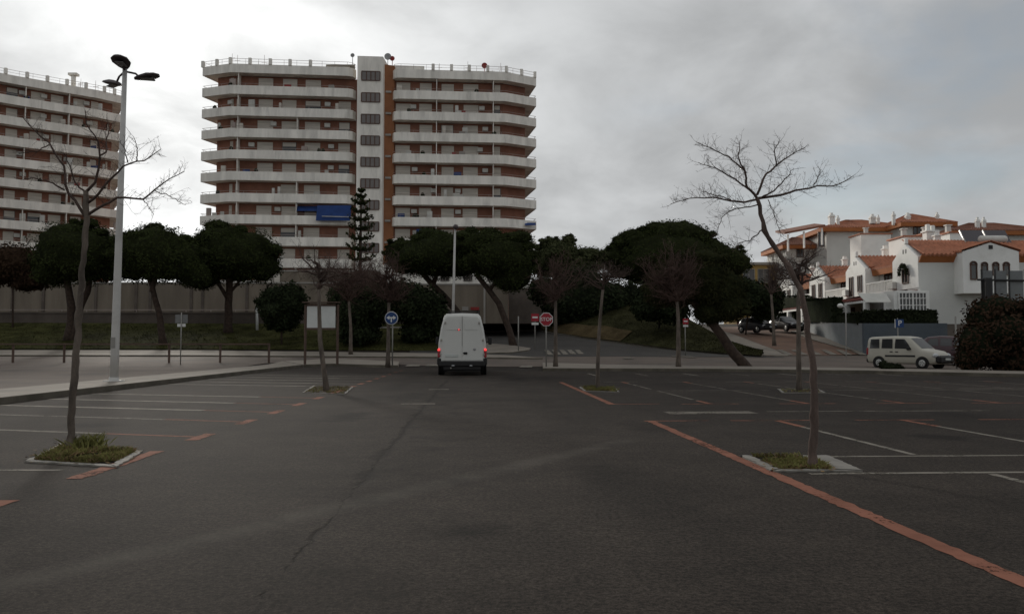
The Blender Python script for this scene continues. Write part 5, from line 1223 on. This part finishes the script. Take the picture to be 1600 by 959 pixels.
def make_car(name, label, cat, loc, rz, st, paint, wheels, r, wins, ws, rear, length, bumper='black', strip=True, group=None, handles=(), mirror_x=2.6, rails=False):
    t = thing(name, label, cat, loc, rz, group); S = Shell(st); W2 = max(q[4] for q in st)
    part(S.body(), 'body', M[paint], t, False)
    for sd in (1, -1):
        for (a_, b_, c0_, c1_) in wins: part(S.side_window(a_, b_, sd, .14, .9, c0_, c1_), 'side_window', M['glass'], t, False)
        for wx in wheels:
            part(MB().lathe([(r * 1.2, -.02), (r * 1.2, .02)], (wx, sd * (S.at(wx)[4] * .995), r * 1.03), 'y', 22, False), 'wheel_arch', M['black'], t, False); wheel(t, wx, sd * (W2 - .085), r, sd)
        if strip: part(MB().box(((wheels[0] + wheels[1]) / 2, sd * (W2 + .008), .66), (wheels[1] - wheels[0] - r * 2.5, .03, .09), 0, .008), 'side_strip', M['black'], t, False)
        for hx in handles: part(MB().box((hx, sd * (W2 + .01), .88), (.16, .04, .05), 0, .012), 'handle', M['black'], t, False)
        part(MB().box((mirror_x, sd * (W2 + .1), S.at(mirror_x)[2] + .13), (.12, .2, .17), 0, .03), 'mirror', M['black'], t, False)
        x1_ = st[-1][0]; q = S.at(x1_ - .13); part(MB().blob((x1_ - .16, sd * (q[4] - .13), q[2] + .0), (.14, .2, .13), 2, .04, 1, 12, 8), 'headlight', M['headlamp'], t, False)
        q = S.at(.07); part(MB().box((.05, sd * (q[4] - .05), lerp(q[1], q[2], .95)), (.1, .16, .38), 0, .03), 'taillight', M['redlamp'], t, False)
    part(S.screen(*ws), 'windscreen', M['screenglass'], t, False)
    q = S.at(.04); h0 = lerp(q[2], q[3], .15); h1 = lerp(q[2], q[3], .85)
    part(MB().extrude([(-.012 + rear * .0, -q[5] * .92, h0), (-.012, q[5] * .92, h0), (.012 + rear, q[5] * .8, h1), (.012 + rear, -q[5] * .8, h1)], (-.012, 0, .004)), 'rear_window', M['glass'], t, False)
    x1_ = st[-1][0]; q = S.at(x1_ - .02)
    part(MB().box((x1_ - .0, 0, q[1] + .2), (.34, q[4] * 2.2, .38), 0, .08), 'front_bumper', M[bumper], t, False)
    part(MB().box((x1_ - .02, 0, q[2] + .0), (.16, q[4] * 1.3, .2), 0, .03), 'grille', M['black'], t, False)
    part(MB().box((.03, 0, S.at(.05)[1] + .12), (.2, S.at(.05)[4] * 1.95, .26), 0, .06), 'rear_bumper', M[bumper], t, False)
    part(MB().box((x1_ + .175, 0, q[1] + .22), (.02, .5, .11)), 'number_plate', M['plate'], t, False); part(MB().box((-.075, 0, lerp(S.at(0)[1], S.at(0)[2], .55)), (.02, .5, .11)), 'number_plate', M['plate'], t, False)
    if rails:
        for sd in (1, -1): part(MB().tube([(.4, sd * .66, 1.85), (2.2, sd * .66, 1.85)], .02, 6), 'roof_rail', M['black'], t, False)
    return t
doblo = [(0, .36, .95, 1.60, .76, .66), (.07, .30, 1.0, 1.74, .83, .70), (.25, .27, 1.03, 1.80, .85, .73), (1.3, .25, 1.02, 1.83, .855, .74), (2.25, .25, 1.0, 1.81, .855, .74), (2.55, .25, .99, 1.74, .855, .72), (3.25, .25, .96, 1.10, .845, .72), (3.8, .25, .86, .99, .82, .70), (4.05, .27, .72, .83, .77, .64), (4.16, .32, .62, .66, .68, .58)]
a45 = R(-56); ctr = P(1419, 577, 43.5); doblo = [tuple(v * .93 for v in q) for q in doblo]; L0 = Vector((math.cos(a45), math.sin(a45), 0))
make_car('parked_car', 'beige boxy van like car with black side strip parked behind the right kerb', 'car', Vector((ctr.x - .25, 43, 0)) - L0 * 1.9, a45, doblo, 'beigecar', (.73, 3.11), .29,
         ((.2, .76, .03, .03), (.88, 1.51, .02, .02), (1.63, 2.56, .02, .4)), (2.42, 3.0), .06, 3.87, 'black', True, None, (1.44, 1.75), 2.44, False)
hatch = [(0, .34, .85, 1.0, .70, .55), (.1, .27, .9, 1.12, .8, .62), (.55, .24, .92, 1.40, .85, .62), (1.2, .22, .92, 1.46, .86, .64), (2.0, .22, .90, 1.42, .86, .63), (2.9, .22, .86, .95, .85, .70), (3.6, .23, .76, .84, .82, .66), (3.95, .26, .62, .68, .74, .58), (4.05, .3, .55, .58, .66, .5)]
WH = ((.5, 1.15, .22, .02), (1.25, 1.85, .02, .02), (1.95, 2.65, .02, .5))
c_ = P(1462, 575, 46.5); make_car('parked_car', 'dark red car parked behind the beige car beside the rusty bush', 'car', Vector((c_.x - .2, 48.0, T(47))), R(-35), [(q[0], q[1], q[2] * 1.12, q[3] * 1.16, q[4], q[5]) for q in hatch], 'darkred', (.72, 3.2), .31, WH, (2.1, 2.85), .35, 4.05, 'black', False, 'dark cars near the side street', (1.2, 1.9), 2.4)
for (px, py, dd, paint, lab, rz_) in ((1211, 518, 82, 'blackcar', 'black car parked at the top of the brick street by the hedge', -75), (1163, 520, 80, 'greycar', 'dark grey car parked under the dark tree on the brick street', -70), (1180, 512, 90, 'blackcar', 'farther dark car half hidden under the tree on the brick street', -72)):
    c_ = G(px, py); make_car('parked_car', lab, 'car', c_, R(rz_ + 180 - 20) if False else R(rz_), hatch, paint, (.72, 3.2), .31, WH, (2.1, 2.85), .35, 4.05, 'black', False, 'dark cars near the side street', (1.2, 1.9), 2.4)

# white panel van driving away
d = 32.4; vb = P(722, 587, d); van = thing('panel_van', 'white high roof panel van seen from behind with lit red tail lamps', 'van', Vector((vb.x, d, 0)), math.pi / 2 + R(2.5))
vst = [(0, .50, 1.30, 2.36, .925, .70), (.05, .44, 1.32, 2.47, .965, .735), (.2, .40, 1.32, 2.50, .98, .745), (2.5, .38, 1.3, 2.52, .985, .75), (3.9, .38, 1.3, 2.48, .98, .74), (4.3, .38, 1.28, 2.32, .97, .74), (4.95, .40, 1.2, 1.42, .95, .74), (5.4, .42, .98, 1.1, .9, .68), (5.6, .46, .8, .84, .8, .6)]
S = Shell(vst); part(S.body(46), 'body', M['vanwhite'], van, False)
def rear_outline(y0, y1, z0, z1, n=10):
    pts_l, pts_r = [], []
    return pts_l
def edge_y(z):
    _, zb, zs, zr, wb, wr = vst[0]
    h = S.section(0)
    for (ya, za_), (yb, zb_) in zip(h[2:], h[3:]):
        if za_ <= z <= zb_: return lerp(ya, yb, (z - za_) / max(1e-6, zb_ - za_))
    return h[2][0]
for sd in (1, -1):
    # each rear door is a pressed panel standing just proud of the shell, its shape following the body edge
    zs_ = [.62, .8, 1.0, 1.3, 1.6, 1.9, 2.1, 2.24, 2.3]
    outer = [(-.02, sd * (edge_y(z) - (.075 if z < 2.28 else .14)), z) for z in zs_]; inner = [(-.02, sd * .012, z) for z in zs_]
    dm = MB(); loft(dm, [outer, inner] if sd > 0 else [inner, outer]); loft(dm, [outer, [(.03, p[1], p[2]) for p in outer]]); loft(dm, [inner, [(.03, p[1], p[2]) for p in inner]])
    dm.quad(outer[-1], inner[-1], (.03, inner[-1][1], 2.3), (.03, outer[-1][1], 2.3)); dr_ = part(dm, 'rear_door', M['vanwhite'], van, False)
    # pressed window blank with a fine shadow step
    zw = [1.84, 1.96, 2.1, 2.22]; fo = [(-.032, sd * (edge_y(z) - .17), z) for z in zw]; fi = [(-.032, sd * .10, z) for z in zw]
    pw = MB(); loft(pw, [fo, fi] if sd > 0 else [fi, fo]); loft(pw, [fo, [(-.02, p[1], p[2]) for p in fo]]); pw.quad(fo[0], fi[0], (-.02, fi[0][1], zw[0]), (-.02, fo[0][1], zw[0])); part(pw, 'window_blank', M['vanwhite'], dr_, False)
    for z in (.85, 1.42, 2.12): part(MB().box((-.028, sd * (edge_y(z) - .05), z), (.05, .07, .10), 0, .012), 'hinge', M['soffit'], dr_, False)
    part(MB().box((.015, sd * .935, .90), (.13, .11, .36), 0, .03), 'taillight', M['redlamp'], van, False)
    part(MB().box((.010, sd * .937, 1.03), (.135, .105, .12), 0, .03), 'lit_lamp', M['redlit'], van, False)
    part(MB().box((.06, sd * .93, .56), (.2, .16, .3), 0, .04), 'corner_bumper', M['black'], van, False)
    part(MB().tube([(3.95, sd * .98, 1.35), (3.95, sd * 1.16, 1.38)], .03, 6).box((3.95, sd * 1.19, 1.42), (.12, .16, .34), 0, .03), 'mirror', M['black'], van, False)
    for wx in (1.0, 4.55):
        part(MB().lathe([(.42, -.02), (.42, .02)], (wx, sd * .972, .38), 'y', 22, False), 'wheel_arch', M['black'], van, False); wheel(van, wx, sd * .86, .34, sd, .22)
    part(S.side_window(3.75, 4.5, sd, .05, .8, .02, .3), 'side_window', M['glass'], van, False)
part(S.screen(4.35, 4.92), 'windscreen', M['glass'], van, False)
part(MB().box((.02, 0, .47), (.24, 1.86, .24), 0, .05), 'rear_bumper', M['black'], van, False)
part(MB().box((.9, 0, .36), (1.9, 1.5, .22)).box((.3, 0, .27), (.1, 1.5, .2)).box((1.0, 0, .34), (.16, 1.5, .14)), 'underbody', M['black'], van, False)
for y in (.36, -.36): part(MB().box((-.11, y, .40), (.06, .13, .04), 0, .015), 'reversing_lamp', M['headlamp'], van, False)
part(MB().tube([(-.1, .45, .3), (.5, .45, .3)], .035, 8), 'exhaust', M['pole'], van, False)
part(MB().box((-.034, .135, 1.85), (.026, .05, .03), 0, .008), 'high_brake_light', M['redlit'], van, False)
for y in (.09, .18): part(MB().box((-.034, y, 1.85), (.03, .045, .035), 0, .01), 'high_brake_light', M['redlamp'], van, False)
part(MB().box((-.032, .42, .80), (.02, .52, .12), 0, .006), 'number_plate', M['plate'], van, False)
part(MB().lathe([(.05, -.012), (.05, .012)], (0, 0, 0), 'x', 20), 'badge', M['dishgrey'], van, False).location = (-.032, -.50, 1.06)
part(MB().box((-.034, -.13, .90), (.03, .17, .09), 0, .03), 'door_handle', M['black'], van, False)
part(MB().box((-.024, 0, 1.80), (.012, .016, 1.2)), 'door_seam', M['pole'], van, False)
rk = MB(); rk.tube([(.25, -.62, 2.60), (.25, .55, 2.60)], .022, 6)
for x in (1.6, 3.0): rk.tube([(x, -.62, 2.60), (x, .55, 2.60)], .022, 6)
for y in (-.62, .55): rk.tube([(.1, y, 2.62), (3.2, y, 2.62)], .022, 6); rk.tube([(.25, y, 2.45), (.25, y, 2.62)], .02, 6); rk.tube([(3.0, y, 2.45), (3.0, y, 2.62)], .02, 6)
rk.box((.3, -.68, 2.5), (.06, .05, .3)); part(rk, 'roof_rack', M['black'], van, False)
